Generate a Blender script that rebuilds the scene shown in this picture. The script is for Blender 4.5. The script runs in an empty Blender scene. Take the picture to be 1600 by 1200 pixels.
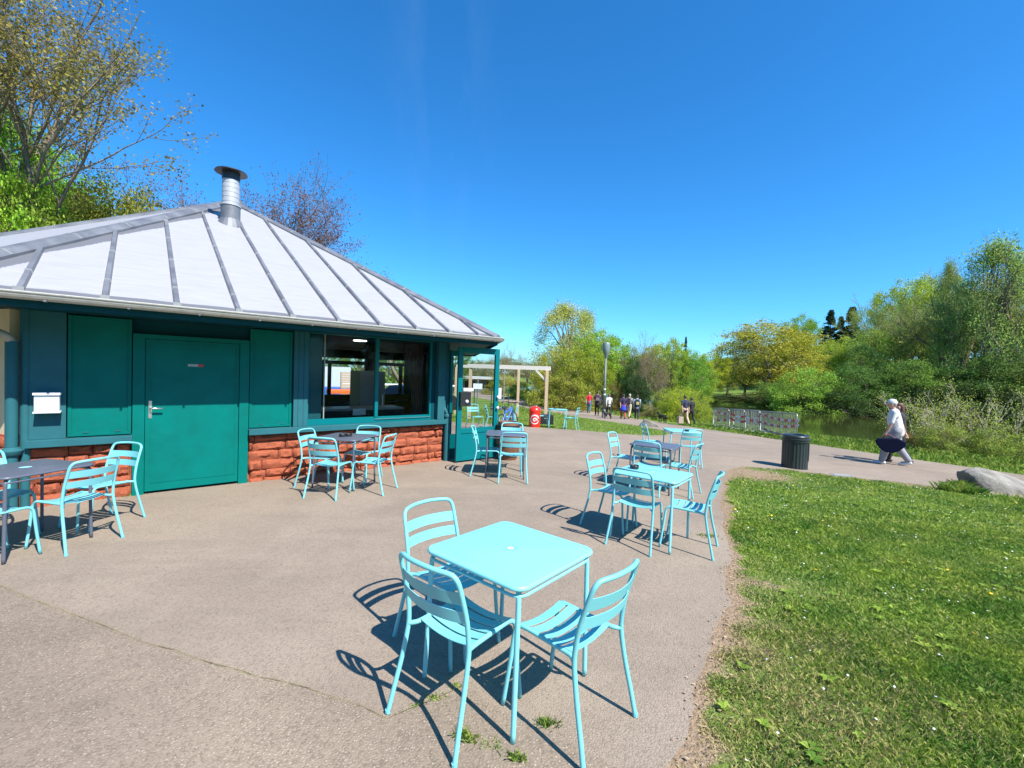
import bpy, bmesh, math, random
import numpy as np
from mathutils import Vector, Matrix, noise
from mathutils.geometry import delaunay_2d_cdt

random.seed(7); rng = np.random.default_rng(7)
R = math.radians
scene = bpy.context.scene
col = scene.collection

# ------------------------------------------------------------------ camera
F, ROLL, PIT, H = 685.0, R(2.05), R(1.7), 1.72
def ray(px, py):
    u = (px-800)/F; v = (600-py)/F
    c, s = math.cos(ROLL), math.sin(ROLL)
    x, z = u*c-v*s, u*s+v*c
    c, s = math.cos(PIT), math.sin(PIT)
    return Vector((x, c+z*s, -s+z*c))
cam = bpy.data.cameras.new('camera'); cam_o = bpy.data.objects.new('camera', cam); col.objects.link(cam_o)
cam.sensor_width = 36; cam.lens = 36*F/1600; cam.clip_end = 3000; cam.clip_start = .05
fwd = ray(800, 600).normalized(); rgt = (ray(900, 600)-ray(800, 600)).normalized(); up = rgt.cross(fwd)
M = Matrix((rgt, up, -fwd)).transposed().to_4x4(); M.translation = Vector((0, 0, H))
cam_o.matrix_world = M
scene.camera = cam_o

# ------------------------------------------------------------------ sky, sun, exposure
SUN_AZ, SUN_EL = 135.0, 50.0          # azimuth clockwise from +Y, elevation
world = bpy.data.worlds.new('World'); scene.world = world; world.use_nodes = True
wn, wl = world.node_tree.nodes, world.node_tree.links
for nd in list(wn): wn.remove(nd)
sky = wn.new('ShaderNodeTexSky'); sky.sky_type = 'NISHITA'; sky.sun_disc = False
sky.sun_elevation = R(SUN_EL); sky.sun_rotation = R(SUN_AZ)
sky.air_density = 1.0; sky.dust_density = 0.35; sky.ozone_density = 2.2; sky.altitude = 100
hs = wn.new('ShaderNodeHueSaturation'); hs.inputs['Saturation'].default_value = 1.08; hs.inputs['Hue'].default_value = .497
# one faint streak of high cirrus
tc = wn.new('ShaderNodeTexCoord'); mp = wn.new('ShaderNodeMapping')
cd = ray(690, 110).normalized()
sep = wn.new('ShaderNodeVectorMath'); sep.operation = 'SUBTRACT'; sep.inputs[1].default_value = cd
sm = wn.new('ShaderNodeVectorMath'); sm.operation = 'MULTIPLY'; sm.inputs[1].default_value = (9, 3, 2.6)
ln = wn.new('ShaderNodeVectorMath'); ln.operation = 'LENGTH'
nz = wn.new('ShaderNodeTexNoise'); nz.inputs['Scale'].default_value = 9; nz.inputs['Detail'].default_value = 6; nz.inputs['Roughness'].default_value = .6
mr = wn.new('ShaderNodeMapRange'); mr.inputs['From Min'].default_value = 1.1; mr.inputs['From Max'].default_value = 0
mr2 = wn.new('ShaderNodeMapRange'); mr2.inputs['From Min'].default_value = .45; mr2.inputs['From Max'].default_value = .8; mr2.inputs['To Max'].default_value = .05
mm = wn.new('ShaderNodeMath'); mm.operation = 'MULTIPLY'
cm = wn.new('ShaderNodeMixRGB'); cm.inputs['Color2'].default_value = (7, 8.5, 10, 1)
bg = wn.new('ShaderNodeBackground'); bg.inputs['Strength'].default_value = .078
wo = wn.new('ShaderNodeOutputWorld')
tint = wn.new('ShaderNodeMixRGB'); tint.blend_type = 'MULTIPLY'; tint.inputs[0].default_value = 1; tint.inputs[2].default_value = (.60, 1.12, 1.62, 1)
wl.new(sky.outputs[0], tint.inputs[1]); wl.new(tint.outputs[0], hs.inputs['Color'])
wl.new(tc.outputs['Generated'], sep.inputs[0]); wl.new(sep.outputs[0], sm.inputs[0]); wl.new(sm.outputs[0], ln.inputs[0])
wl.new(ln.outputs['Value'], mr.inputs['Value'])
wl.new(tc.outputs['Generated'], mp.inputs[0]); mp.inputs['Scale'].default_value = (1.6, .5, .35); wl.new(mp.outputs[0], nz.inputs['Vector'])
wl.new(nz.outputs['Fac'], mr2.inputs['Value']); wl.new(mr.outputs[0], mm.inputs[0]); wl.new(mr2.outputs[0], mm.inputs[1])
wl.new(mm.outputs[0], cm.inputs['Fac']); wl.new(hs.outputs[0], cm.inputs['Color1'])
wl.new(cm.outputs[0], bg.inputs['Color']); wl.new(bg.outputs[0], wo.inputs['Surface'])
sl = bpy.data.lights.new('sun', 'SUN'); sl.energy = 4.6; sl.angle = R(.5); sl.color = (1, .95, .88)
so = bpy.data.objects.new('sun', sl); col.objects.link(so)
sd = Vector((math.sin(R(SUN_AZ))*math.cos(R(SUN_EL)), math.cos(R(SUN_AZ))*math.cos(R(SUN_EL)), math.sin(R(SUN_EL))))
so.rotation_euler = sd.to_track_quat('Z', 'Y').to_euler(); so.location = (0, -10, 20)
scene.render.engine = 'CYCLES'
vs = scene.view_settings; vs.view_transform = 'Standard'; vs.look = 'None'; vs.gamma = 1; vs.use_curve_mapping = False
vs.exposure = .95
scene.cycles.max_bounces = 8; scene.cycles.transparent_max_bounces = 16
scene.cycles.sample_clamp_indirect = 6

# ------------------------------------------------------------------ ground height and helpers
def gz(x, y):
    sp = .5*(x+math.sqrt(x*x+1)); yy = y-14; ex = .5*(yy+math.sqrt(yy*yy+9))-.16
    return -min(1.45, .0225*sp+.0152*y+.008*max(-x, 0)+.04*max(ex, 0))
def gzv(x, y):
    sp = .5*(x+np.sqrt(x*x+1)); yy = y-14; ex = .5*(yy+np.sqrt(yy*yy+9))-.16
    return -np.minimum(1.45, .0225*sp+.0152*y+.008*np.maximum(-x, 0)+.04*np.maximum(ex, 0))
def G(px, py, dz=0):
    d = ray(px, py); t = 3
    for i in range(200): t = .5*t+.5*(gz(d.x*t, d.y*t)+dz-H)/d.z
    return Vector((d.x*t, d.y*t, H+d.z*t))
def at(px, Y):                                   # ground position below image column px at distance Y
    d = ray(px, 590); return Vector((d.x/d.y*Y, Y, 0))
def zpx(px, py, Y):
    d = ray(px, py); return H+d.z/d.y*Y

def tag(o, label=None, cat=None, group=None, kind=None):
    if label: o['label'] = label
    if cat: o['category'] = cat
    if group: o['group'] = group
    if kind: o['kind'] = kind
    return o
def empty(name, loc=(0, 0, 0), rz=0, label=None, cat=None, group=None):
    o = bpy.data.objects.new(name, None); o.empty_display_size = .1; col.objects.link(o)
    o.location = loc; o.rotation_euler = (0, 0, rz)
    return tag(o, label, cat, group)
def link(name, me, parent=None, mat=None):
    o = bpy.data.objects.new(name, me); col.objects.link(o)
    if mat and not me.materials: me.materials.append(mat)
    if parent: o.parent = parent
    return o
def copy_tree(o, parent=None):
    c = o.copy(); col.objects.link(c)
    if parent: c.parent = parent
    for ch in list(o.children): copy_tree(ch, c)
    return c

class MB:
    def __init__(s): s.v = []; s.f = []; s.m = []
    def add(s, vs_, fs, mi=0):
        b = len(s.v); s.v += [tuple(p) for p in vs_]; s.f += [tuple(i+b for i in f) for f in fs]; s.m += [mi]*len(fs); return s
    def box(s, a, b, mi=0, T=None):
        (x0, y0, z0), (x1, y1, z1) = a, b
        P = [Vector(p) for p in ((x0,y0,z0),(x1,y0,z0),(x1,y1,z0),(x0,y1,z0),(x0,y0,z1),(x1,y0,z1),(x1,y1,z1),(x0,y1,z1))]
        if T: P = [T @ p for p in P]
        return s.add(P, [(0,3,2,1),(4,5,6,7),(0,1,5,4),(1,2,6,5),(2,3,7,6),(3,0,4,7)], mi)
    def tube(s, pts, r, k=8, mi=0, cap=True, closed=False):
        P = [Vector(p) for p in pts]; n = len(P)
        rr = r if isinstance(r, (list, tuple)) else [r]*n
        T = []
        for i in range(n):
            if closed: t = P[(i+1) % n]-P[i-1]
            else: t = P[min(i+1, n-1)]-P[max(i-1, 0)]
            T.append(t.normalized() if t.length > 1e-9 else Vector((0, 0, 1)))
        u = T[0].orthogonal().normalized(); V = []
        for i in range(n):
            u = (u-T[i]*u.dot(T[i]))
            u = u.normalized() if u.length > 1e-6 else T[i].orthogonal().normalized()
            w = T[i].cross(u)
            for j in range(k):
                a = 2*math.pi*j/k; V.append(P[i]+(u*math.cos(a)+w*math.sin(a))*rr[i])
        Fc = []
        for i in range(n if closed else n-1):
            i2 = (i+1) % n
            for j in range(k): Fc.append((i*k+j, i*k+(j+1) % k, i2*k+(j+1) % k, i2*k+j))
        if cap and not closed: Fc += [tuple(range(k-1, -1, -1)), tuple((n-1)*k+j for j in range(k))]
        return s.add(V, Fc, mi)
    def lathe(s, prof, k=24, c=(0, 0, 0), mi=0):
        V = []; Fc = []
        for r, z in prof:
            for j in range(k):
                a = 2*math.pi*j/k; V.append((c[0]+r*math.cos(a), c[1]+r*math.sin(a), c[2]+z))
        for i in range(len(prof)-1):
            for j in range(k): Fc.append((i*k+j, i*k+(j+1) % k, (i+1)*k+(j+1) % k, (i+1)*k+j))
        if prof[0][0] > 1e-6: Fc.append(tuple(range(k-1, -1, -1)))
        if prof[-1][0] > 1e-6: Fc.append(tuple((len(prof)-1)*k+j for j in range(k)))
        return s.add(V, Fc, mi)
    def disc(s, r, z, k=24, c=(0, 0), mi=0):
        return s.add([(c[0]+r*math.cos(2*math.pi*j/k), c[1]+r*math.sin(2*math.pi*j/k), z) for j in range(k)], [tuple(range(k))], mi)
    def prism(s, poly, d, mi=0):                  # poly: 3D points of one planar face, d: extrusion vector
        n = len(poly); P = [Vector(p) for p in poly]; d = Vector(d)
        V = P+[p+d for p in P]
        Fc = [tuple(range(n-1, -1, -1)), tuple(range(n, 2*n))]+[(i, (i+1) % n, n+(i+1) % n, n+i) for i in range(n)]
        return s.add(V, Fc, mi)
    def ell(s, c, r, ku=12, kv=8, mi=0, T=None):
        V = []; Fc = []
        for i in range(kv+1):
            th = math.pi*i/kv
            for j in range(ku):
                a = 2*math.pi*j/ku
                p = Vector((r[0]*math.sin(th)*math.cos(a), r[1]*math.sin(th)*math.sin(a), r[2]*math.cos(th)))
                if T: p = T @ p
                V.append(p+Vector(c))
        for i in range(kv):
            for j in range(ku): Fc.append((i*ku+j, (i+1)*ku+j, (i+1)*ku+(j+1) % ku, i*ku+(j+1) % ku))
        return s.add(V, Fc, mi)
    def mesh(s, name, mats, smooth=False, bevel=0, fixn=True):
        me = bpy.data.meshes.new(name); me.from_pydata(s.v, [], s.f)
        for m in (mats if isinstance(mats, (list, tuple)) else [mats]): me.materials.append(m)
        me.polygons.foreach_set('material_index', s.m)
        if bevel or fixn:
            bm = bmesh.new(); bm.from_mesh(me)
            if fixn: bmesh.ops.recalc_face_normals(bm, faces=bm.faces)
            if bevel: bmesh.ops.bevel(bm, geom=bm.edges[:]+bm.verts[:], offset=bevel, segments=2, profile=.7, affect='EDGES')
            bm.to_mesh(me); bm.free()
        if smooth: me.shade_smooth()
        if smooth == 'auto': me.set_sharp_from_angle(angle=R(40))
        me.update(); return me
    def build(s, name, mats, parent=None, **k): return link(name, s.mesh(name, mats, **k), parent)
def crom(pts, n=5, closed=False):
    P = [Vector(p) for p in pts]; out = []; m = len(P)
    for i in range(m if closed else m-1):
        p0 = P[i-1] if (closed or i > 0) else P[0]; p1 = P[i]; p2 = P[(i+1) % m]; p3 = P[(i+2) % m] if closed else P[min(i+2, m-1)]
        for j in range(n):
            t = j/n; out.append(.5*((2*p1)+(p2-p0)*t+(2*p0-5*p1+4*p2-p3)*t*t+(3*p1-p0-3*p2+p3)*t**3))
    if not closed: out.append(P[-1])
    return out
def quads_mesh(name, V, mat, nper=4):             # V: (n*nper,3) numpy array of separate polygons
    n = len(V)//nper; me = bpy.data.meshes.new(name)
    me.vertices.add(len(V)); me.vertices.foreach_set('co', V.astype(np.float32).ravel())
    me.loops.add(n*nper); me.loops.foreach_set('vertex_index', np.arange(n*nper, dtype=np.int32))
    me.polygons.add(n); me.polygons.foreach_set('loop_start', np.arange(0, n*nper, nper, dtype=np.int32))
    me.polygons.foreach_set('loop_total', np.full(n, nper, dtype=np.int32))
    me.update(calc_edges=True); me.materials.append(mat); return me

# ------------------------------------------------------------------ materials
class NT:
    def __init__(s, name):
        s.m = bpy.data.materials.new(name); s.m.use_nodes = True; s.t = s.m.node_tree; s.n = s.t.nodes; s.l = s.t.links
        s.b = s.n['Principled BSDF']; s.out = s.n['Material Output']; s.tc = s.n.new('ShaderNodeTexCoord')
    def co(s, kind='Object', scale=None):
        o = s.tc.outputs[kind]
        if scale:
            mp = s.n.new('ShaderNodeMapping'); mp.inputs['Scale'].default_value = scale; s.l.new(o, mp.inputs[0]); o = mp.outputs[0]
        return o
    def noise(s, scale, detail=4, rough=.55, co=None, dist=0):
        x = s.n.new('ShaderNodeTexNoise'); x.inputs['Scale'].default_value = scale; x.inputs['Detail'].default_value = detail
        x.inputs['Roughness'].default_value = rough; x.inputs['Distortion'].default_value = dist
        s.l.new(co or s.co(), x.inputs['Vector']); return x.outputs['Fac']
    def vor(s, scale, co=None, feat='F1', out='Distance', rnd=1):
        x = s.n.new('ShaderNodeTexVoronoi'); x.inputs['Scale'].default_value = scale; x.feature = feat
        x.inputs['Randomness'].default_value = rnd
        s.l.new(co or s.co(), x.inputs['Vector']); return x.outputs[out]
    def ramp(s, fac, a, b, ca=0., cb=1.):
        x = s.n.new('ShaderNodeMapRange'); x.inputs['From Min'].default_value = a; x.inputs['From Max'].default_value = b
        x.inputs['To Min'].default_value = ca; x.inputs['To Max'].default_value = cb; s.l.new(fac, x.inputs['Value']); return x.outputs[0]
    def mix(s, fac, a, b, mode='MIX'):
        x = s.n.new('ShaderNodeMixRGB'); x.blend_type = mode
        for i, v in ((0, fac), (1, a), (2, b)):
            if isinstance(v, bpy.types.NodeSocket): s.l.new(v, x.inputs[i])
            elif i == 0: x.inputs[0].default_value = v
            else: x.inputs[i].default_value = (*v, 1)
        return x.outputs[0]
    def math(s, op, a, b=0.):
        x = s.n.new('ShaderNodeMath'); x.operation = op
        for i, v in ((0, a), (1, b)):
            if isinstance(v, bpy.types.NodeSocket): s.l.new(v, x.inputs[i])
            else: x.inputs[i].default_value = v
        return x.outputs[0]
    def bump(s, h, st=.3, d=.01):
        x = s.n.new('ShaderNodeBump'); x.inputs['Strength'].default_value = st; x.inputs['Distance'].default_value = d
        s.l.new(h, x.inputs['Height']); s.l.new(x.outputs[0], s.b.inputs['Normal']); return s
    def set(s, **k):
        names = dict(color='Base Color', rough='Roughness', metal='Metallic', spec='Specular IOR Level', coat='Coat Weight')
        for a, v in k.items():
            i = s.b.inputs[names[a]]
            if isinstance(v, bpy.types.NodeSocket): s.l.new(v, i)
            elif a == 'color': i.default_value = (*v, 1)
            else: i.default_value = v
        return s
def paint(name, c, rough=.4, wear=.12, bump=.04, dirt=(.3, .28, .24), spec=.5, fine=60, vary=0):
    t = NT(name); n1 = t.noise(3, 6, .6); n2 = t.noise(fine, 3)
    if vary:
        oi = t.n.new('ShaderNodeObjectInfo'); c = t.mix(oi.outputs['Random'], tuple(x*(1-vary) for x in c), tuple(min(1, x*(1+vary)) for x in c)); dk_ = c; c1 = t.mix(t.ramp(n1, .4, .7, 0, wear*2), c, dirt); t.set(color=t.mix(t.ramp(t.noise(26, 8, .75), .66, .72, 0, .8), c1, (.42, .50, .48)), rough=t.ramp(n1, .3, .7, rough-.06, rough+.12), spec=spec).bump(n2, bump, .01); return t.m
    c1 = t.mix(t.ramp(n1, .35, .7), c, tuple(x*(1-wear) for x in c))
    c2 = t.mix(t.ramp(t.noise(11, 8, .7), .6, .8, 0, wear*1.6), c1, dirt)
    t.set(color=c2, rough=t.ramp(n1, .3, .7, rough-.06, rough+.1), spec=spec).bump(n2, bump, .01); return t.m
def flat(name, c, rough=.6, metal=0., var=.1, scale=20, spec=.5):
    t = NT(name); n1 = t.noise(scale, 5)
    t.set(color=t.mix(t.ramp(n1, .3, .7), tuple(x*(1-var) for x in c), tuple(min(1, x*(1+var)) for x in c)), rough=rough, metal=metal, spec=spec).bump(n1, .1, .005); return t.m

M_turq = paint('turquoise_powder_coat', (.17, .53, .57), .46, .05, .015, (.3, .42, .42), vary=.07)
M_turq2 = paint('turquoise_table_coat', (.21, .60, .66), .40, .05, .012, (.3, .45, .45), vary=.05)
M_dark = paint('charcoal_table_coat', (.10, .115, .15), .4, .08, .02)
M_teal = paint('teal_green_paint', (.0, .155, .132), .45, .2, .06, (.04, .22, .19), spec=.12)
M_post = paint('petrol_blue_paint', (.028, .132, .155), .5, .18, .1, (.08, .17, .19), spec=.12)
M_door2 = paint('deep_teal_door_paint', (.0, .15, .165), .4, .08, .02, (.03, .16, .17), spec=.2)
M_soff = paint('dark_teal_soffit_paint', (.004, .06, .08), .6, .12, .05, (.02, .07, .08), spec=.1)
M_white = flat('white_enamel', (.72, .74, .76), .4)
M_chrome = flat('brushed_metal', (.62, .62, .6), .32, .9)
M_black = flat('black_plastic', (.02, .02, .022), .4)
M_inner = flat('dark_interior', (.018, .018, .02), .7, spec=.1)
M_cream = paint('cream_plaster', (.62, .55, .36), .8, .15, .2, (.35, .32, .25))
# red-painted rough stone
t = NT('red_painted_stone'); n1 = t.noise(9, 8, .65); n2 = t.noise(45, 5, .6)
t.set(color=t.mix(t.ramp(n1, .35, .72), (.46, .12, .05), (.30, .075, .035)), rough=.75)
t.bump(t.math('ADD', t.math('MULTIPLY', n1, 1.0), t.math('MULTIPLY', n2, .35)), .8, .03); M_stone = t.m
t = NT('red_painted_mortar'); t.set(color=t.mix(t.noise(20), (.40, .09, .04), (.26, .06, .03)), rough=.85).bump(t.noise(60), .5, .02); M_mortar = t.m
# zinc and white coated roof sheets
t = NT('weathered_zinc'); n1 = t.noise(3, 7, .6); n2 = t.noise(30, 4)
t.set(color=t.mix(t.ramp(n1, .35, .65), (.13, .136, .15), (.20, .21, .23)), rough=t.ramp(n1, .3, .7, .42, .6), metal=.25).bump(n2, .08, .01); M_zinc = t.m
t = NT('white_coated_roof_sheet')
# coat stops short of the eave and of the hips, along a brushed uneven edge (attribute edge = metres from the border)
at_ = t.n.new('ShaderNodeAttribute'); at_.attribute_name = 'edge'
n1 = t.noise(5, 6, .6); nstreak = t.noise(2.2, 7, .7, t.co('Object', (1, 14, 14)))
k = t.math('ADD', at_.outputs['Fac'], t.math('MULTIPLY', t.math('SUBTRACT', nstreak, .5), .09))
c = t.mix(t.ramp(k, .055, .066), (.13, .133, .145), t.mix(t.ramp(nstreak, .38, .68), (.345, .343, .355), (.285, .285, .305)))
t.set(color=c, rough=.55).bump(nstreak, .12, .01); M_roof = t.m
# asphalt
def asphalt(name, base, dark, sp_scale, sp_amt, stain):
    t = NT(name); co = t.co()
    big = t.noise(.35, 6, .6, co, .5); mid = t.noise(2.2, 7, .65, co); fine = t.noise(90, 3, .6, co)
    c = t.mix(t.ramp(big, .38, .62), base, dark); c = t.mix(t.ramp(t.noise(.9, 7, .65, t.co('Object', (.35, 1.6, 1)), .8), .5, .72, 0, .55), c, tuple(x*.82 for x in dark))
    c = t.mix(t.ramp(mid, .5, .75, 0, .5), c, stain)
    c = t.mix(t.ramp(t.noise(7, 6, .7, co), .55, .8, 0, .35), c, tuple(x*.55 for x in dark))
    v = t.vor(sp_scale, co, out='Distance'); vc = t.vor(sp_scale, co, out='Color')
    sx = t.n.new('ShaderNodeSeparateColor'); t.l.new(vc, sx.inputs[0])
    dens = t.ramp(t.noise(1.3, 5, .6, co), .35, .65, -.16, .12)
    spk = t.math('MULTIPLY', t.ramp(v, .40, .10), t.ramp(t.math('ADD', sx.outputs[0], dens), 1-sp_amt, 1-sp_amt+.25))
    c = t.mix(t.math('MULTIPLY', spk, .7), c, (.50, .43, .34))
    dk = t.math('MULTIPLY', t.ramp(v, .3, .5), t.ramp(sx.outputs[1], .4, .9))
    c = t.mix(t.math('MULTIPLY', dk, .45), c, tuple(x*.45 for x in dark))
    t.set(color=c, rough=.88, spec=.3)
    t.bump(t.math('ADD', t.math('MULTIPLY', t.ramp(v, 0, .6, 1, 0), .6), fine), .55, .008); return t.m
M_asph = asphalt('pale_worn_asphalt', (.315, .25, .188), (.245, .195, .148), 90, .22, (.35, .285, .208))
M_asph2 = asphalt('coarse_old_asphalt', (.30, .235, .172), (.215, .17, .127), 72, .42, (.32, .25, .178))
# terrain
t = NT('meadow_ground'); co = t.co(); n1 = t.noise(.5, 7, .65, co); n2 = t.noise(6, 6, .7, co); n3 = t.noise(40, 4, .6, co)
c = t.mix(t.ramp(n1, .3, .7), (.11, .19, .03), (.16, .22, .045)); c = t.mix(t.ramp(n2, .55, .8), c, (.045, .10, .015))
c = t.mix(t.ramp(n3, .55, .85, 0, .5), c, (.2, .2, .08))
a2 = t.n.new('ShaderNodeAttribute'); a2.attribute_name = 'bare'
kk = t.math('ADD', a2.outputs['Fac'], t.math('MULTIPLY', t.math('SUBTRACT', n2, .5), 1.3))
soil = t.mix(t.ramp(n3, .3, .7), (.36, .26, .17), (.24, .17, .11))
c = t.mix(t.ramp(kk, .35, .6), c, soil)
t.set(color=c, rough=.95, spec=.1).bump(t.math('ADD', n2, n3), .8, .04); M_ground = t.m
t = NT('grass_blade'); gi = t.n.new('ShaderNodeNewGeometry'); rp = gi.outputs['Random Per Island']; co = t.co()
n1 = t.noise(2.4, 6, .65, co); n5 = t.noise(.7, 3, .5, co)
c = t.mix(rp, (.15, .27, .025), (.36, .46, .07)); c = t.mix(t.ramp(n5, .4, .65, 0, .5), c, t.mix(rp, (.20, .27, .03), (.40, .42, .09))); c = t.mix(t.ramp(n1, .44, .60, 0, .9), c, t.mix(rp, (.055, .155, .018), (.12, .26, .03)))
dr = t.n.new('ShaderNodeAttribute'); dr.attribute_name = 'dry'
c = t.mix(t.ramp(t.math('ADD', dr.outputs['Fac'], t.math('MULTIPLY', rp, .55)), .55, .9), c, (.46, .40, .17))
tr = t.n.new('ShaderNodeBsdfTranslucent'); mx = t.n.new('ShaderNodeMixShader'); mx.inputs[0].default_value = .3
t.l.new(c, tr.inputs[0]); t.set(color=c, rough=.55, spec=.25); t.l.new(t.b.outputs[0], mx.inputs[1]); t.l.new(tr.outputs[0], mx.inputs[2]); t.l.new(mx.outputs[0], t.out.inputs[0]); M_grass = t.m
def leafmat(name, trans=.35, use_obj=True, c0=(.1, .1, .03)):
    t = NT(name); gi = t.n.new('ShaderNodeNewGeometry'); rp = gi.outputs['Random Per Island']; oi = t.n.new('ShaderNodeObjectInfo')
    base = oi.outputs['Color'] if use_obj else None
    br = t.n.new('ShaderNodeHueSaturation')
    if use_obj: t.l.new(base, br.inputs['Color'])
    else: br.inputs['Color'].default_value = (*c0, 1)
    t.l.new(t.ramp(rp, 0, 1, .5, 1.5), br.inputs['Value'])
    n1 = t.noise(.45, 4, .6); t.l.new(t.ramp(n1, .3, .7, .478, .522), br.inputs['Hue'])
    c = br.outputs[0]
    tr = t.n.new('ShaderNodeBsdfTranslucent'); mx = t.n.new('ShaderNodeMixShader'); mx.inputs[0].default_value = trans
    t.l.new(c, tr.inputs[0]); t.set(color=c, rough=.6, spec=.2); t.l.new(t.b.outputs[0], mx.inputs[1]); t.l.new(tr.outputs[0], mx.inputs[2]); t.l.new(mx.outputs[0], t.out.inputs[0]); return t.m
M_leaf = leafmat('foliage', .42)
t = NT('bark'); n1 = t.noise(6, 6, .7, t.co('Object', (3, 3, .6))); oi = t.n.new('ShaderNodeObjectInfo')
t.set(color=t.mix(t.ramp(n1, .3, .7), (.14, .11, .08), (.30, .25, .19)), rough=.9, spec=.15).bump(n1, .6, .05); M_bark = t.m
t = NT('pond_water'); n1 = t.noise(1.2, 4, .5, t.co('Object', (1, 2.4, 1))); n2 = t.noise(9, 3)
t.set(color=(.035, .045, .012), rough=.06, spec=.5).bump(t.math('ADD', n1, t.math('MULTIPLY', n2, .15)), .10, .05); M_water = t.m
def glass(name, tint=(.75, .85, .84), refl=.1):
    t = NT(name); tb = t.n.new('ShaderNodeBsdfTransparent'); tb.inputs[0].default_value = (*tint, 1)
    g = t.n.new('ShaderNodeBsdfGlossy'); g.inputs['Roughness'].default_value = .01
    fr = t.n.new('ShaderNodeLayerWeight'); fr.inputs[0].default_value = .22
    mx = t.n.new('ShaderNodeMixShader'); t.l.new(t.ramp(fr.outputs['Fresnel'], 0, 1, refl, .85), mx.inputs[0])
    t.l.new(tb.outputs[0], mx.inputs[1]); t.l.new(g.outputs[0], mx.inputs[2]); t.l.new(mx.outputs[0], t.out.inputs[0]); return t.m
M_glass = glass('window_glass', (.80, .86, .86), .0)
t = NT('boulder_stone'); n1 = t.noise(3, 8, .7); n2 = t.noise(22, 5)
t.set(color=t.mix(t.ramp(n1, .35, .65), (.30, .28, .235), (.13, .12, .10)), rough=.9).bump(t.math('ADD', n1, t.math('MULTIPLY', n2, .4)), .9, .05); M_rock = t.m
t = NT('timber'); n1 = t.noise(4, 6, .6, t.co('Object', (1, 8, 8))); t.set(color=t.mix(n1, (.42, .28, .17), (.58, .44, .30)), rough=.75).bump(n1, .2, .01); M_wood = t.m
t = NT('whitened_timber'); n1 = t.noise(4, 6, .6, t.co('Object', (1, 8, 8))); t.set(color=t.mix(n1, (.62, .55, .46), (.74, .69, .6)), rough=.75).bump(n1, .2, .01); M_wood2 = t.m
M_galv = flat('galvanised_steel', (.36, .355, .34), .42, .5)
M_pole = flat('grey_pole_paint', (.16, .18, .18), .5)
M_red = flat('red_plastic', (.75, .03, .015), .3, 0, .04)
M_bluep = flat('blue_paint', (.03, .13, .5), .5)
M_navy = flat('navy_cloth', (.010, .013, .035), .9, spec=.1)
M_orange = flat('orange_plastic', (.85, .16, .03), .5)
M_yellow = flat('yellow_plastic', (.85, .6, .03), .5)
def emis(name, c, s):
    t = NT(name); t.b.inputs['Emission Color'].default_value = (*c, 1); t.b.inputs['Emission Strength'].default_value = s; t.set(color=c); return t.m
M_lamp = emis('lit_lamp', (1, .98, .92), 9)

# ------------------------------------------------------------------ terrain, water, paving
WATER = [(24, 4), (19.5, 10), (16.8, 16), (15.6, 21), (16.2, 25), (16.8, 30), (16, 37), (13, 46), (9, 58), (2, 75), (-8, 100), (4, 108),
         (14, 86), (22, 68), (30, 55), (40, 45), (52, 37), (66, 30), (84, 24), (110, 18), (110, -6), (60, -4), (34, -2)]
def sdist(px, py, poly):                          # signed distance (negative inside)
    px = np.asarray(px, float); py = np.asarray(py, float); d = np.full(px.shape, 1e9); ins = np.zeros(px.shape, bool)
    n = len(poly)
    for i in range(n):
        ax, ay = poly[i]; bx, by = poly[(i+1) % n]
        ex, ey = bx-ax, by-ay; tt = np.clip(((px-ax)*ex+(py-ay)*ey)/(ex*ex+ey*ey+1e-12), 0, 1)
        d = np.minimum(d, np.hypot(px-ax-tt*ex, py-ay-tt*ey))
        c = ((ay > py) != (by > py)) & (px < (bx-ax)*(py-ay)/(by-ay+1e-12)+ax); ins ^= c
    return np.where(ins, -d, d)
WZ = -1.72
FAR = np.array([(14, 86), (22, 68), (30, 55), (40, 45), (52, 37), (66, 30), (84, 24)], float)
def terr(x, y):
    z = gzv(x, y)-.02
    sd_ = sdist(x, y, WATER)
    # beyond the pond: bank then hill rising to the right and back
    far = np.clip((x*.62+y*.78-52)/10, 0, 1)*np.clip((sd_)/3, 0, 1)
    hill = np.clip((x-45)/60, 0, 1)*np.clip((x*.62+y*.78-66)/60, 0, 1)*10
    z = z*(1-far)+(-1.15+hill)*far
    b = np.clip(1-sd_/1.6, 0, 1); b = b*b*(3-2*b)
    zin = np.where(sd_ < 0, np.maximum(-2.9, WZ-.1+sd_*.4), WZ+.02)
    z = np.where(sd_ < 1.6, z*(1-b)+zin*b, z)
    return z
def terr1(x, y): return float(terr(np.array([x], float), np.array([y], float))[0])
def grid_mesh(name, xs, ys, zf, mat):
    X, Y = np.meshgrid(xs, ys); Z = zf(X, Y); V = np.stack([X, Y, Z], -1).reshape(-1, 3)
    nx, ny = len(xs), len(ys); i = np.arange((ny-1)*(nx-1)); r = i//(nx-1); c = i % (nx-1); a = r*nx+c
    Fq = np.stack([a, a+1, a+nx+1, a+nx], 1)
    me = bpy.data.meshes.new(name); me.vertices.add(len(V)); me.vertices.foreach_set('co', V.astype(np.float32).ravel())
    me.loops.add(Fq.size); me.loops.foreach_set('vertex_index', Fq.astype(np.int32).ravel())
    me.polygons.add(len(Fq)); me.polygons.foreach_set('loop_start', np.arange(0, Fq.size, 4, dtype=np.int32)); me.polygons.foreach_set('loop_total', np.full(len(Fq), 4, dtype=np.int32))
    me.update(calc_edges=True); me.shade_smooth(); me.materials.append(mat); return me
xs = np.concatenate([np.arange(-400, -60, 20), np.arange(-60, 70, 1.), np.arange(70, 420, 20)])
ys = np.concatenate([np.arange(-60, -10, 5), np.arange(-10, 110, 1.), np.arange(110, 600, 20)])
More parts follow.
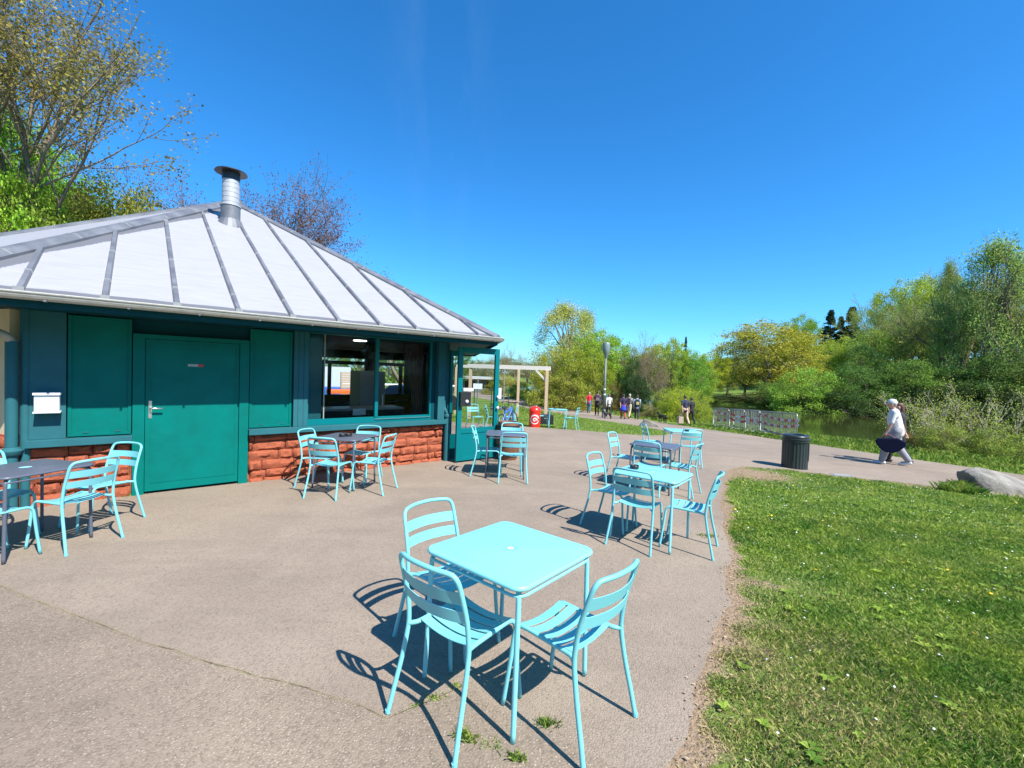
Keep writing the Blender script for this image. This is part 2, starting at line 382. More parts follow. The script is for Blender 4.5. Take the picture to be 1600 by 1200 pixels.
tag(link('ground', grid_mesh('ground', xs, ys, terr, M_ground)), 'green meadow ground sloping to the pond and rising as a hill behind it', kind='structure')
b = MB(); b.add([(-30, -12, WZ), (150, -12, WZ), (150, 130, WZ), (-30, 130, WZ)], [(0, 1, 2, 3)])
tag(b.build('water', M_water), 'still dark green pond water', kind='structure')

LAWN_EDGE = [(-.5, -6), (-.1, -1), (.42, 1), (.758, 1.936), (.93, 2.13), (1.312, 2.78), (1.85, 3.6), (2.43, 4.72), (2.72, 5.4), (3.03, 6.15), (3.62, 7.4), (4.35, 8.7), (4.85, 9.6), (5.4, 10.05), (6.3, 10.05), (7.14, 9.6), (8.27, 9.2), (9.1, 8.75), (9.95, 8.3), (13, 6.3), (22, 1.0), (30, -4)]
def wobble(poly, step=.25, amp=.03, sc=2.):
    out = []
    for i in range(len(poly)-1):
        a, b_ = Vector(poly[i]), Vector(poly[i+1]); n = max(1, int((b_-a).length/step))
        for j in range(n):
            p = a.lerp(b_, j/n); q = Vector((p.x, p.y, 0)); d = noise.noise_vector(q*sc)*amp+noise.noise_vector(q*sc*4)*amp*.4
            out.append((p.x+d.x, p.y+d.y))
    out.append(tuple(poly[-1])); return out
LAWN2 = [(-12, 24), (-8, 21), (-3, 18.3), (-.2, 17.3), (.9, 16.8), (2.49, 16.6), (3.84, 16.15), (5.0, 16.0), (5.9, 16.6), (6.5, 17.7), (6.75, 19.2), (6.4, 21.6), (5.26, 25.3), (3.67, 30.7), (.1, 41.4), (-4, 50), (-10, 60)]
LE = wobble(LAWN_EDGE, .08, .06, 2.3); L2 = wobble(LAWN2, .4, .06, 1.)
UPPER = [(33, -1), (22, 5.0), (15, 9.6), (13.3, 11.2), (12.0, 13.7), (11.2, 16.7), (10.5, 20.4), (9.8, 24), (9.1, 30.6), (7.8, 35.5), (5.7, 40), (2.5, 48), (-2, 58), (-8, 70)]
PAVE = LE+wobble(UPPER, .5, .08, 1.)+[(-12, 68)]+list(reversed(L2))+[(-24, 26), (-34, 12), (-34, -6)]
def sheet(name, poly, step, dz, mat, inner=None, skirt=.06, attrs=None, hf=gz):
    pv = [Vector(p) for p in poly]; n = len(pv); ed = [(i, (i+1) % n) for i in range(n)]
    xs_ = [p[0] for p in poly]; ys_ = [p[1] for p in poly]
    gx, gy = np.meshgrid(np.arange(min(xs_), max(xs_), step), np.arange(min(ys_), max(ys_), step))
    gx = gx.ravel(); gy = gy.ravel(); s = sdist(gx, gy, poly); k = s < -step*.35
    pts = pv+[Vector((float(a), float(b_))) for a, b_ in zip(gx[k], gy[k])]
    v, e_, f, *_ = delaunay_2d_cdt(pts, ed, [], 1, 1e-5)
    me = bpy.data.meshes.new(name); b = MB()
    V = [(p.x, p.y, hf(p.x, p.y)+dz) for p in v]; Fc = [tuple(q) for q in f]
    if skirt:
        cnt = {}
        for q in Fc:
            for i in range(len(q)):
                a, c_ = q[i], q[(i+1) % len(q)]; cnt.setdefault((min(a, c_), max(a, c_)), []).append((a, c_))
        nb = {}
        for key, l_ in cnt.items():
            if len(l_) == 1:
                a, c_ = l_[0]
                for w in (a, c_):
                    if w not in nb: nb[w] = len(V); V.append((V[w][0], V[w][1], V[w][2]-skirt))
                Fc.append((c_, a, nb[a], nb[c_]))
    me.from_pydata(V, [], Fc); me.materials.append(mat); me.update()
    return link(name, me)
tag(sheet('asphalt_pavement', PAVE, 1.0, 0, M_asph), 'pale worn asphalt terrace running into the park path', kind='structure')
CRACK = [(-16, 8.1), (-8, 4.95), (-3.914, 3.35), (-3.081, 3.021), (-2.308, 2.72), (-1.71, 2.528), (-1.174, 2.363), (-.738, 2.226), (-.56, 2.14), (-.35, 2.28), (-.2, 2.40)]
SEAM2 = [(-.2, 2.40), (.05, 2.2), (.3, 2.05), (.66, 1.84)]
CR = wobble(CRACK, .06, .02, 3.)
def off(l, d): return [(p[0], p[1]+d) for p in l]
tag(sheet('old_asphalt', CR+[(p[0], p[1]) for p in wobble(SEAM2, .08, .03, 3.)]+[(.5, 1.4), (.2, .9), (-.25, -1), (-.6, -5.9), (-33, -5.9), (-33, 8.1)], .8, .004, M_asph2, skirt=0), 'coarser older asphalt in front of the cracked seam', kind='structure')
# seam filled with soil and moss
b = MB(); pr = None
for i in range(len(CR)-1):
    w0 = .001+.005*abs(noise.noise(Vector((CR[i][0]*5, CR[i][1]*5, 0))));  a = CR[i]; c_ = CR[i+1]
    b.add([(a[0], a[1]-w0, gz(*a)+.008), (c_[0], c_[1]-w0, gz(*c_)+.008), (c_[0], c_[1]+w0, gz(*c_)+.008), (a[0], a[1]+w0, gz(*a)+.008)], [(0, 1, 2, 3)])
tag(b.build('pavement_crack', flat('mossy_crack_soil', (.17, .14, .08), .95, 0, .4, 40), fixn=False), 'mossy crack line across the asphalt', kind='structure')

t_ = rng.uniform(0, 1, 2600); seg = rng.integers(len(CR)//3, len(CR)-1, 2600); CA = np.array(CR)
x = CA[seg, 0]+(CA[seg+1, 0]-CA[seg, 0])*t_+rng.normal(0, .006, 2600); y = CA[seg, 1]+(CA[seg+1, 1]-CA[seg, 1])*t_+rng.normal(0, .008, 2600)
MOSS = (x, y)
# lawn sheet with bare attribute close to the asphalt
LAWN_POLY = LE+[(30, -8), (-.5, -8)]
def bareness(x, y):
    d = sdist(x, y, PAVE)
    wid = .07+.08*np.clip((6-y)/4, 0, 1)+.06*np.sin(x*2.3+y*1.1)+.05*np.sin(x*9.1-y*7.3)+.04*np.sin(y*17+x*5)
    b_ = np.clip(1.15-d/np.maximum(wid, .05)*.6, 0, 1)
    top = np.exp(-((x-5.1)**2/.9+(y-9.2)**2/.7))*.9+np.exp(-((x-8.3)**2/.5+(y-8.9)**2/.05))*.5
    p2 = np.exp(-((x-2.3)**2/.25+(y-3.9)**2/.05))*.5+np.exp(-((x-1.75)**2/.2+(y-2.6)**2/.3))*.35
    return np.clip(np.maximum(b_, np.maximum(top, p2)), 0, 1)
lo = sheet('lawn', LAWN_POLY, .16, -.004, M_ground, skirt=0)
me = lo.data; V = np.zeros(len(me.vertices)*3); me.vertices.foreach_get('co', V); V = V.reshape(-1, 3)
A = me.attributes.new('bare', 'FLOAT', 'POINT'); A.data.foreach_set('value', bareness(V[:, 0], V[:, 1]).astype(np.float32))
tag(lo, 'mown green lawn to the right of the terrace', kind='structure')
lo2 = sheet('lawn', L2, 1.0, -.002, M_ground, skirt=0); tag(lo2, 'strip of lawn between the terrace and the path behind', kind='structure')

def blades(name, x, y, h, w, mat=M_grass, lean=.8, dry=None, zf=gzv, dz=-.01):
    n = len(x); z = zf(x, y)+dz; a = rng.uniform(0, 2*np.pi, n); la = rng.uniform(0, 2*np.pi, n); L = rng.uniform(.2, lean, n)*h
    bx, by = np.cos(a)*w*.5, np.sin(a)*w*.5; lx, ly = np.cos(la)*L, np.sin(la)*L
    V = np.zeros((n, 4, 3))
    V[:, 0] = np.stack([x-bx, y-by, z], 1); V[:, 1] = np.stack([x+bx, y+by, z], 1)
    V[:, 2] = np.stack([x+bx*.7+lx*.45, y+by*.7+ly*.45, z+h*.62], 1); V[:, 3] = np.stack([x+lx, y+ly, z+h*rng.uniform(.75, 1., n)], 1)
    me = quads_mesh(name, V.reshape(-1, 3), mat)
    if dry is not None:
        A = me.attributes.new('dry', 'FLOAT', 'POINT'); A.data.foreach_set('value', np.repeat(dry, 4).astype(np.float32))
    return link(name, me)
def scatter(n, x0, x1, y0, y1): return rng.uniform(x0, x1, n), rng.uniform(y0, y1, n)
def visx(x, y, m=1.2): return (x < y*1.25+m)
X = []; Y = []; Hh = []; Ww = []
for (n, x0, x1, y0, y1, h, w) in ((120000, .5, 4.4, .9, 3.2, .040, .0055), (130000, 1.2, 8, 3.2, 6, .042, .0075), (110000, 2.5, 14, 6, 10.4, .045, .012)):
    x, y = scatter(n, x0, x1, y0, y1); s = sdist(x, y, PAVE); k = (s > .01) & visx(x, y); x, y = x[k], y[k]
    cl = np.array([noise.noise(Vector((a*3.5, b_*3.5, 0))) for a, b_ in zip(x[::20], y[::20])]); cl = np.repeat(cl, 20)[:len(x)]
    X.append(x); Y.append(y); Hh.append(h*rng.uniform(.5, 1.2, len(x))); Ww.append(w*rng.uniform(.6, 1.3, len(x)))
X = np.concatenate(X); Y = np.concatenate(Y); Hh = np.concatenate(Hh); Ww = np.concatenate(Ww)
pn = np.sin(X*2.1+Y*1.3)*.5+np.sin(X*.9-Y*2.7+1)*.5; pn2 = np.sin(X*5.1-Y*3.3)*np.sin(X*3.7+Y*6.1)
pn3 = np.array([noise.noise(Vector((a*1.6, b_*1.6, 3.))) for a, b_ in zip(X[::12], Y[::12])]); pn3 = np.repeat(pn3, 12)[:len(X)]
ba = bareness(X, Y); k = rng.uniform(0, 1, len(X)) > ba*1.05
dry = np.clip(ba*.6+.14+.10*pn2+.22*pn3+np.clip((5.2-Y)/9, 0, .3)*np.clip((2.6+.55*Y*.6-X)/2, 0, 1), 0, 1)
pn4 = np.array([noise.noise(Vector((a*7, b_*7, 9.))) for a, b_ in zip(X[::6], Y[::6])]); pn4 = np.repeat(pn4, 6)[:len(X)]
Hh *= (1+.2*pn)*(1-.45*ba)
tag(blades('lawn_grass', X[k], Y[k], Hh[k], Ww[k], dry=dry[k], lean=1.1), 'short green and partly dry grass of the lawn right of the terrace', 'grass', kind='stuff')
# broad-leaved rosettes in the lawn
nr = 520; xr, yr = scatter(nr, .8, 9, 1.2, 9.5); kk_ = (sdist(xr, yr, PAVE) > .08) & visx(xr, yr); xr, yr = xr[kk_], yr[kk_]; Vr = []
for cx_, cy_ in zip(xr, yr):
    rr_ = random.uniform(.02, .06); nl_ = random.randint(5, 9); a0_ = random.uniform(0, 6)
    for j in range(nl_):
        a_ = a0_+2*math.pi*j/nl_+random.uniform(-.3, .3); L_ = rr_*random.uniform(.7, 1.2); w_ = L_*.24; dx, dy = math.cos(a_), math.sin(a_); zb = gz(cx_, cy_)+.012
        Vr += [(cx_, cy_, zb), (cx_+dx*L_*.5-dy*w_, cy_+dy*L_*.5+dx*w_, zb+.018), (cx_+dx*L_, cy_+dy*L_, zb+.012+random.uniform(-.006, .014)), (cx_+dx*L_*.5+dy*w_, cy_+dy*L_*.5-dx*w_, zb+.018)]
tag(link('lawn_weeds', quads_mesh('lawn_weeds', np.array(Vr), M_grass)), 'low broad-leaved weeds scattered through the lawn', 'weeds', kind='stuff')
# longer grass on the far verge and on the strip behind
x, y = scatter(70000, 9, 19, 7, 30); s = sdist(x, y, PAVE); s2 = sdist(x, y, WATER); k = (s > .05) & (s2 > .3) & (y*.62-6 < x*1.); x, y, s, s2 = x[k], y[k], s[k], s2[k]
hh = rng.uniform(.05, .13, len(x))*(1+.9*np.clip(s/1.5, 0, 1.6))
o = blades('verge_grass', x, y, hh, .022, dry=rng.uniform(0, .25, len(x)), lean=.7, zf=terr, dz=0); tag(o, 'taller bright grass on the bank between path and pond', 'grass', kind='stuff')
x, y = scatter(60000, -6, 7, 15.5, 34); s = sdist(x, y, L2); k = (s < -.05) & (y < 34); x, y = x[k], y[k]
o = blades('strip_grass', x, y, rng.uniform(.03, .07, len(x)), .022, dry=rng.uniform(0, .3, len(x)), zf=gzv); tag(o, 'short grass of the lawn strip behind the terrace', 'grass', kind='stuff')
x, y = scatter(30000, -2, 16, 30, 62); s = sdist(x, y, PAVE); s2 = sdist(x, y, WATER); k = (s > .1) & (s2 > .3) & (s < 4); x, y = x[k], y[k]
o = blades('path_side_grass', x, y, rng.uniform(.1, .3, len(x)), .05, dry=rng.uniform(0, .3, len(x)), zf=terr, dz=0); tag(o, 'rough grass along the far side of the distant path', 'grass', kind='stuff')
# leaf litter and wood chips on the bare edge
n = 16000; x, y = scatter(n, .3, 6, 1, 9.8); s = sdist(x, y, PAVE); k = (s > -.05) & (s < .05+.30*rng.uniform(0, 1, n)**1.4*np.clip((8.5-y)/4, .25, 1.1)); x, y = x[k], y[k]; n = len(x)
a = rng.uniform(0, 2*np.pi, n); l_ = rng.uniform(.004, .017, n); w_ = l_*rng.uniform(.25, .6, n); z = gzv(x, y)+rng.uniform(.003, .014, n)
ux, uy = np.cos(a), np.sin(a); tz = rng.uniform(-.4, .4, n)
V = np.zeros((n, 4, 3)); V[:, 0] = np.stack([x-ux*l_, y-uy*l_, z-tz*l_*.5], 1); V[:, 1] = np.stack([x-uy*w_, y+ux*w_, z+.002], 1); V[:, 2] = np.stack([x+ux*l_, y+uy*l_, z+tz*l_*.5], 1); V[:, 3] = np.stack([x+uy*w_, y-ux*w_, z], 1)
t = NT('dead_leaf'); gi = t.n.new('ShaderNodeNewGeometry'); t.set(color=t.mix(gi.outputs['Random Per Island'], (.17, .10, .05), (.50, .37, .23)), rough=.8); M_litter = t.m
tag(link('leaf_litter', quads_mesh('leaf_litter', V.reshape(-1, 3), M_litter)), 'dry leaf litter and chips along the lawn edge', 'litter', kind='stuff')
# daisies and dandelions
def flowers(name, n, r0, r1, mat, box, lab, cat, dzr=(.03, .045)):
    x, y = scatter(n, *box); k = (sdist(x, y, PAVE) > .12) & visx(x, y); x, y = x[k], y[k]; m = len(x); V = np.zeros((m, 6, 3)); r = rng.uniform(r0, r1, m)
    z = gzv(x, y)+rng.uniform(*dzr, m); tx = rng.uniform(-.5, .5, m); ty = rng.uniform(-.5, .5, m)
    for j in range(6):
        c_, s_ = math.cos(j*math.pi/3), math.sin(j*math.pi/3); V[:, j] = np.stack([x+c_*r, y+s_*r, z+(c_*tx+s_*ty)*r], 1)
    tag(link(name, quads_mesh(name, V.reshape(-1, 3), mat, 6)), lab, cat, kind='stuff')
flowers('daisies', 170, .005, .009, M_white, (1, 6, 1.4, 5), 'small white daisies scattered in the near lawn', 'flowers')
flowers('daisies', 900, .005, .009, M_white, (3, 14, 5, 10), 'small white daisies scattered in the far lawn', 'flowers')
flowers('dandelions', 16, .010, .015, M_yellow, (1, 12, 1.4, 9.9), 'yellow dandelions scattered over the lawn', 'flowers')
flowers('dandelions', 14, .010, .016, M_yellow, (2.6, 4.5, 4.2, 8.5), 'yellow dandelions along the lawn edge', 'flowers')
mo = blades('seam_moss', MOSS[0], MOSS[1], rng.uniform(.002, .008, 2600), .003, dry=rng.uniform(.1, .8, 2600), lean=1.5, dz=.006); tag(mo, 'thin moss and dry grass in the asphalt crack', 'moss', kind='stuff')
# weeds in the seam
def tuft(x, y, n, rad, h, lab):
    px_ = x+rng.normal(0, rad, n); py_ = y+rng.normal(0, rad*.6, n)
    o = blades('grass_tuft', px_, py_, rng.uniform(.4, 1, n)*h, .006, dry=rng.uniform(0, .35, n), lean=1.0, dz=.0); tag(o, lab, 'grass tuft', 'weeds growing in the asphalt seam', kind='stuff')
for px_, py_, n, rad, h, lab in ((652, 1103, 40, .02, .02, 'tiny weed left of the front chair shadow'), (682, 1091, 90, .03, .022, 'low weed under the near chair in the seam'), (716, 1072, 60, .028, .02, 'low weed beneath the near table'), (855, 1132, 120, .026, .04, 'round grass tuft right of the front table leg'),
        (722, 1150, 90, .02, .045, 'grass tuft left of the front table leg'), (735, 1158, 60, .02, .04, 'small tuft just left of the lowest seam weeds'), (768, 1166, 60, .028, .022, 'flat weed below the front table leg'), (804, 1186, 90, .022, .04, 'tuft at the bottom edge under the table leg')):
    p = G(px_, py_); tuft(p.x, p.y, n, rad, h, lab)
p = G(1105, 838); tuft(p.x, p.y, 120, .07, .04, 'weed creeping from the lawn towards the right chair')
for (px_, py_) in ((1480, 752), (1500, 748), (1515, 757)):
    p = G(px_, py_+14); tuft(p.x, p.y, 260, .09, .2, 'long grass growing against the pale boulder, %s' % {1480: 'leftmost clump', 1500: 'middle clump', 1515: 'rightmost clump'}[px_])
p = G(188, 778); tuft(p.x, p.y+.1, 60, .06, .05, 'weeds at the foot of the red wall')

# ------------------------------------------------------------------ the pavilion
BA = R(90-49.7)                                    # building x axis runs along the front wall
ex_ = Vector((math.cos(BA), math.sin(BA), 0)); ny_ = Vector((-math.sin(BA), math.cos(BA), 0))
CT, CD = 1.79, 13.5
def W(t_, D, z=0): p = ex_*t_+ny_*D; p.z = z; return p
bo = W(CT, CD); bo.z = -.15
cafe = empty('cafe_pavilion', bo, BA, 'hexagonal teal cafe pavilion with white seamed roof and red stone base', 'building')
class LB(MB):                                      # mesh in (t, D, z) coordinates of the building
    def mesh(s, *a, **k):
        s.v = [(v[0]-CT, v[1]-CD, v[2]+.15) for v in s.v]; return MB.mesh(s, *a, **k)
def part(name, mb, mat, parent=cafe, **k): return mb.build(name, mat, parent, **k)
def hexa(A, h=.531, S=1.16):
    return [(CT-h*A, CD-A), (CT+h*A, CD-A), (CT+S*A, CD), (CT+h*A, CD+A), (CT-h*A, CD+A), (CT-S*A, CD)]
EA, EZ, SL = 6.72, 2.36, math.tan(R(27.2)); AZ = EZ+EA*SL
E_ = hexa(EA); WA = 5.72; WL, WR = CT-2.97, CT+2.97; WD = 7.75
# roof: front face split into sheets between battens
def edgeattr(me, fn):
    A = me.attributes.new('edge', 'FLOAT', 'POINT')
    for i, v in enumerate(me.vertices): A.data[i].value = fn(v.co.x+CT, v.co.y+CD)
seams = [-.966+.645*i+.006*i for i in range(-1, 10)]; seams = [s for s in seams if E_[0][0]+.1 < s < E_[1][0]-.1]
def zroof(D): return EZ+(D-(CD-EA))*SL
def hipD(t_):                                      # D at which the front face meets the hip for a given t
    if t_ > CT: f = (E_[1][0]-t_)/(E_[1][0]-CT)
    else: f = (t_-E_[0][0])/(CT-E_[0][0])
    return (CD-EA)+max(0, min(1, f))*EA
edges_ = [E_[0][0]]+seams+[E_[1][0]]
for i in range(len(edges_)-1):
    a, b_ = edges_[i], edges_[i+1]; m = LB(); NS = 6; NR = 24; D0 = CD-EA
    cols = [a+(b_-a)*j/NS for j in range(NS+1)]; 
    if a < CT < b_: cols[min(range(1, NS), key=lambda j: abs(cols[j]-CT))] = CT
    V = []; 
    for t_ in cols:
        for r in range(NR+1): 
            u = r/NR; u = u*u*.6+u*.4; D = D0+(hipD(t_)-D0)*u; V.append((t_, D, zroof(D)+.004*math.sin(t_*9+D*2)))
    m.add(V, [(j*(NR+1)+r, (j+1)*(NR+1)+r, (j+1)*(NR+1)+r+1, j*(NR+1)+r+1) for j in range(NS) for r in range(NR)])
    o = part('roof_sheet', m, M_roof, smooth=True)
    sgn = random.uniform(.0, .10)
    def fn(t_, D, a=a, b_=b_, sg=sgn):
        de = (D-D0)*1.12-.03; hd = (hipD(t_)-D)
        lim = .26 if t_ < CT else .10
        hipd = hd*.8-lim-((t_-a)*.30 if t_ < CT else 0)+.05
        return min(de, hipd+.0)*.6
    edgeattr(o.data, fn)
for t_ in seams:                                   # trapezoid battens with joint caps
    D1 = hipD(t_)-.05; D0 = CD-EA-.01
    m = LB(); w0, w1, hh = .034, .022, .045
    P0 = [(t_-w0, D0, zroof(D0)-.002), (t_+w0, D0, zroof(D0)-.002), (t_+w1, D0, zroof(D0)+hh), (t_-w1, D0, zroof(D0)+hh)]
    m.prism(P0, (0, D1-D0, zroof(D1)-zroof(D0)))
    bt = part('batten', m, M_zinc)
    m = LB(); L = D1-D0; k = 0
    while .5+k*1.05 < L:
        Dc = D0+.5+k*1.05; m.prism([(t_-w0-.003, Dc, zroof(Dc)+.001), (t_+w0+.003, Dc, zroof(Dc)+.001), (t_+w1+.004, Dc, zroof(Dc)+hh+.004), (t_-w1-.004, Dc, zroof(Dc)+hh+.004)], (0, .018, .018*SL)); k += 1
    m.box((t_-.04, D0-.02, EZ-.03), (t_+.04, D0-.005, EZ+.05))
    tag(part('batten_clip', m, M_galv, bt), kind='stuff')
AP = (CT, CD, AZ)
for i in range(1, 6):                              # other faces
    a, b_ = E_[i], E_[(i+1) % 6]; m = LB(); m.add([(a[0], a[1], EZ), (b_[0], b_[1], EZ), AP], [(0, 1, 2)])
    o = part('roof_face', m, M_roof); edgeattr(o.data, lambda *_: .3)
for i in range(6):
    a = E_[i]; m = LB(); up_ = Vector((0, 0, 1)); d = Vector((AP[0]-a[0], AP[1]-a[1], AP[2]-EZ)); s_ = d.cross(up_).normalized()
    base = Vector((a[0], a[1], EZ))
    w = .13
    pr_ = [base-s_*w+Vector((0, 0, -.035)), base+s_*w+Vector((0, 0, -.035)), base+s_*w+Vector((0, 0, .005)), base+s_*.045+Vector((0, 0, .06)), base-s_*.045+Vector((0, 0, .06)), base-s_*w+Vector((0, 0, .005))]
    m.prism(pr_, d*.995); hr = part('hip_roll', m, M_zinc)
    m = LB(); n_ = 7
    for k in range(1, n_):
        q = d*(k/n_); m.prism([p+q+Vector((0, 0, .004)) for p in pr_[2:6]], d.normalized()*.035)
    part('roll_joint', m, M_galv, hr)
m = LB(); m.lathe([(.26, -.12), (.22, .04), (.1, .09), (0, .1)], 16, AP); part('apex_cap', m, M_zinc, smooth='auto')
# eave: half round gutter, fascia, soffit on every side
for i in range(6):
    a, b_ = Vector((*E_[i], 0)), Vector((*E_[(i+1) % 6], 0)); d = (b_-a); L = d.length; d.normalize(); o_ = Vector((d.y, -d.x, 0))
    m = LB(); n = 8; ring0 = []; ring1 = []
    for k in range(n+1):
        an = math.pi*k/n; q = o_*(.055-.065*math.cos(an))+Vector((0, 0, EZ-.015-.07*math.sin(an))); ring0.append(a-d*.02+q); ring1.append(b_+d*.04+q)
    m.add(ring0+ring1, [(k, k+1, n+2+k, n+1+k) for k in range(n)])
    m.tube([a+o_*.122+Vector((0, 0, EZ-.012)), b_+d*.04+o_*.122+Vector((0, 0, EZ-.012))], .011, 6)
    m.add([ring1[k] for k in range(n+1)], [tuple(range(n+1))]); g_ = part('gutter', m, flat('gutter_zinc', (.46, .45, .40), .5, .3) if i == 0 else bpy.data.materials['gutter_zinc'], smooth=False, fixn=False)
    if i == 0:
        m = LB()
        for k in range(11): c_ = a+d*(.35+k*.66); m.box((c_.x-.012, c_.y-.112, EZ-.092), (c_.x+.012, c_.y-.02, EZ-.075))
        part('gutter_bracket', m, M_zinc, g_)
    m = LB(); P0 = [a-o_*.02+Vector((0, 0, EZ-.02)), a-o_*.055+Vector((0, 0, EZ-.02)), a-o_*.055+Vector((0, 0, EZ-.15)), a-o_*.02+Vector((0, 0, EZ-.15))]
    m.prism(P0, d*L); part('fascia', m, M_soff)
m = LB(); HI = hexa(EA-.06); m.add([(p[0], p[1], EZ-.10) for p in HI], [(0, 1, 2, 3, 4, 5)]); part('soffit', m, M_soff, fixn=False)
# exposed rafter-like soffit boards over the front
m = LB()
for k in range(5): m.box((E_[0][0]+.3, 6.98+.155*k, EZ-.118), (E_[1][0]-.35, 6.98+.155*k+.145, EZ-.104))
part('soffit_board', m, M_soff)
# chimney
cD = 11.35; cT = 1.46; cz = zroof(cD)
m = LB(); m.lathe([(.185, -.25), (.185, .35)], 20, (cT, cD, cz)); ch = part('flue', m, M_zinc, smooth='auto')
m = LB(); m.lathe([(.165, .35), (.165, .92)], 20, (cT, cD, cz)); m.lathe([(.2, .345), (.2, .365), (.16, .37)], 20, (cT, cD, cz)); part('flue_pipe', m, flat('light_flue_metal', (.42, .43, .45), .5, .2), ch, smooth='auto')
m = LB(); m.lathe([(.168, .9), (.17, .9), (.17, 1.065), (0, 1.065)], 20, (cT, cD, cz)); m.lathe([(.0, 1.06), (.31, 1.06), (.295, 1.085), (.0, 1.13)], 28, (cT, cD, cz)); part('cowl', m, M_black, ch, smooth='auto')
m = LB()
for k in range(5): m.lathe([(.1665, .42+.1*k), (.1665, .427+.1*k)], 20, (cT, cD, cz))
part('flue_band', m, M_zinc, ch)
m = LB(); m.lathe([(.3, -.16), (.2, .06)], 20, (cT, cD, cz)); part('flue_collar', m, M_zinc, ch)
# front wall pieces (D grows into the building)
SZ = .69; TOPZ = EZ-.12
def wbox(name, t0, t1, D0, D1, z0, z1, mat, parent=cafe, bevel=.0): m = LB(); m.box((t0, D0, z0), (t1, D1, z1)); return part(name, m, mat, parent, bevel=bevel)
wbox('wall', WL+.02, -.085, WD+.02, WD+.22, -.5, SZ-.09, M_mortar); wbox('wall', 1.27, WR-.02, WD+.02, WD+.22, -.5, SZ-.09, M_mortar)
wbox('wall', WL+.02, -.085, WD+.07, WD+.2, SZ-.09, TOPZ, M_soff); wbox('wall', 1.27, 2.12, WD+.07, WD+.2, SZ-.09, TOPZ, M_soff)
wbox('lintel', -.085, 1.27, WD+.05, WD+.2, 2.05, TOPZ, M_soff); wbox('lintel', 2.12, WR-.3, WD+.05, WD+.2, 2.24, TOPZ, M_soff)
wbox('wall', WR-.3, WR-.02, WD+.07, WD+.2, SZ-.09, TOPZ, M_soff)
# split-face stones
def stone_mesh(seed):
    rs = random.Random(seed); nx, nz = 7, 4; V = []; 
    for j in range(nz+1):
        for i in range(nx+1):
            u, w = i/nx, j/nz; e = min(u, 1-u, .5)*7; g = min(w, 1-w, .5)*4
            dpt = min(1, .18+e*.75)*min(1, .22+g*.7)
            dpt *= .66+.75*noise.noise(Vector((u*3.1+seed*9, w*2.2, seed*3.7)))+.15*noise.noise(Vector((u*9+seed, w*7, seed)))
            jx = rs.uniform(-.018, .018) if 0 < i < nx else 0; jz = rs.uniform(-.05, .05) if 0 < j < nz else (.035*noise.noise(Vector((u*4+seed*5, j, 0))))
            V.append(((u+jx)-.5, -max(0, dpt), w+jz-.5))
    Fc = [(j*(nx+1)+i, j*(nx+1)+i+1, (j+1)*(nx+1)+i+1, (j+1)*(nx+1)+i) for j in range(nz) for i in range(nx)]
    b = len(V); bd = [i for i in range(nx+1)]+[j*(nx+1)+nx for j in range(1, nz+1)]+[nz*(nx+1)+i for i in range(nx-1, -1, -1)]+[j*(nx+1) for j in range(nz-1, 0, -1)]
    V += [(V[i][0], .25, V[i][2]) for i in bd]
    n = len(bd); Fc += [(bd[(k+1) % n], bd[k], b+k, b+(k+1) % n) for k in range(n)]
    m = MB(); m.add(V, Fc); me = m.mesh('stone', M_stone, smooth='auto', fixn=False); return me
SM = [stone_mesh(i) for i in range(8)]
def stones(tA, tB, zt, zb, along=lambda t_: (t_, WD), ang=0, rows=5):
    rs = random.Random(int(tA*100)+3); hs_ = [rs.uniform(.8, 1.25) for _ in range(rows)]; tot = sum(hs_); z0 = zb; rh = 0
    for r in range(rows):
        z0 += rh; rh = (zt-zb)*hs_[r]/tot; x = tA-rs.uniform(0, .25)
        while x < tB-.04:
            w = rs.choice([.16, .22, .28, .36, .46, .3]); x1 = min(x+w, tB)
            if tB-x1 < .12: x1 = tB
            xa = max(x, tA); 
            if x1-xa > .05:
                o = link('stone', rs.choice(SM), cafe); c_ = along((xa+x1)/2)
                o.location = (c_[0]-CT, c_[1]-CD-.005, z0+rh/2+.15+rs.uniform(-.006, .006)); o.scale = (x1-xa-.010, rs.uniform(.045, .10), rh-.006); o.rotation_euler = (0, rs.uniform(-.035, .035), ang)
            x = x1
stones(WL+.12, -.09, SZ-.1, -.18, rows=5); stones(1.275, WR-.03, SZ-.1, -.24, rows=6)
# sills
def sill(t0, t1):
    m = LB(); m.box((t0, WD-.15, SZ-.09), (t1, WD+.12, SZ-.002)); part('sill', m, M_post, bevel=.008)
sill(WL+.14, -.075); sill(1.262, WR+.02)
# left broad panel with the letter box
wbox('panel', WL+.17, -.70, WD-.07, WD+.07, SZ, TOPZ, M_post, bevel=.004)
m = LB(); m.box((-.955, WD-.20, 1.035), (-.745, WD-.071, 1.235)); lb = part('letter_box', m, M_white, bevel=.004)
m = LB(); m.box((-.965, WD-.225, 1.235), (-.735, WD-.071, 1.262)); part('lid', m, M_white, lb, bevel=.004)
m = LB(); m.box((-.965, WD-.215, 1.02), (-.735, WD-.071, 1.034)); part('rail', m, M_white, lb)
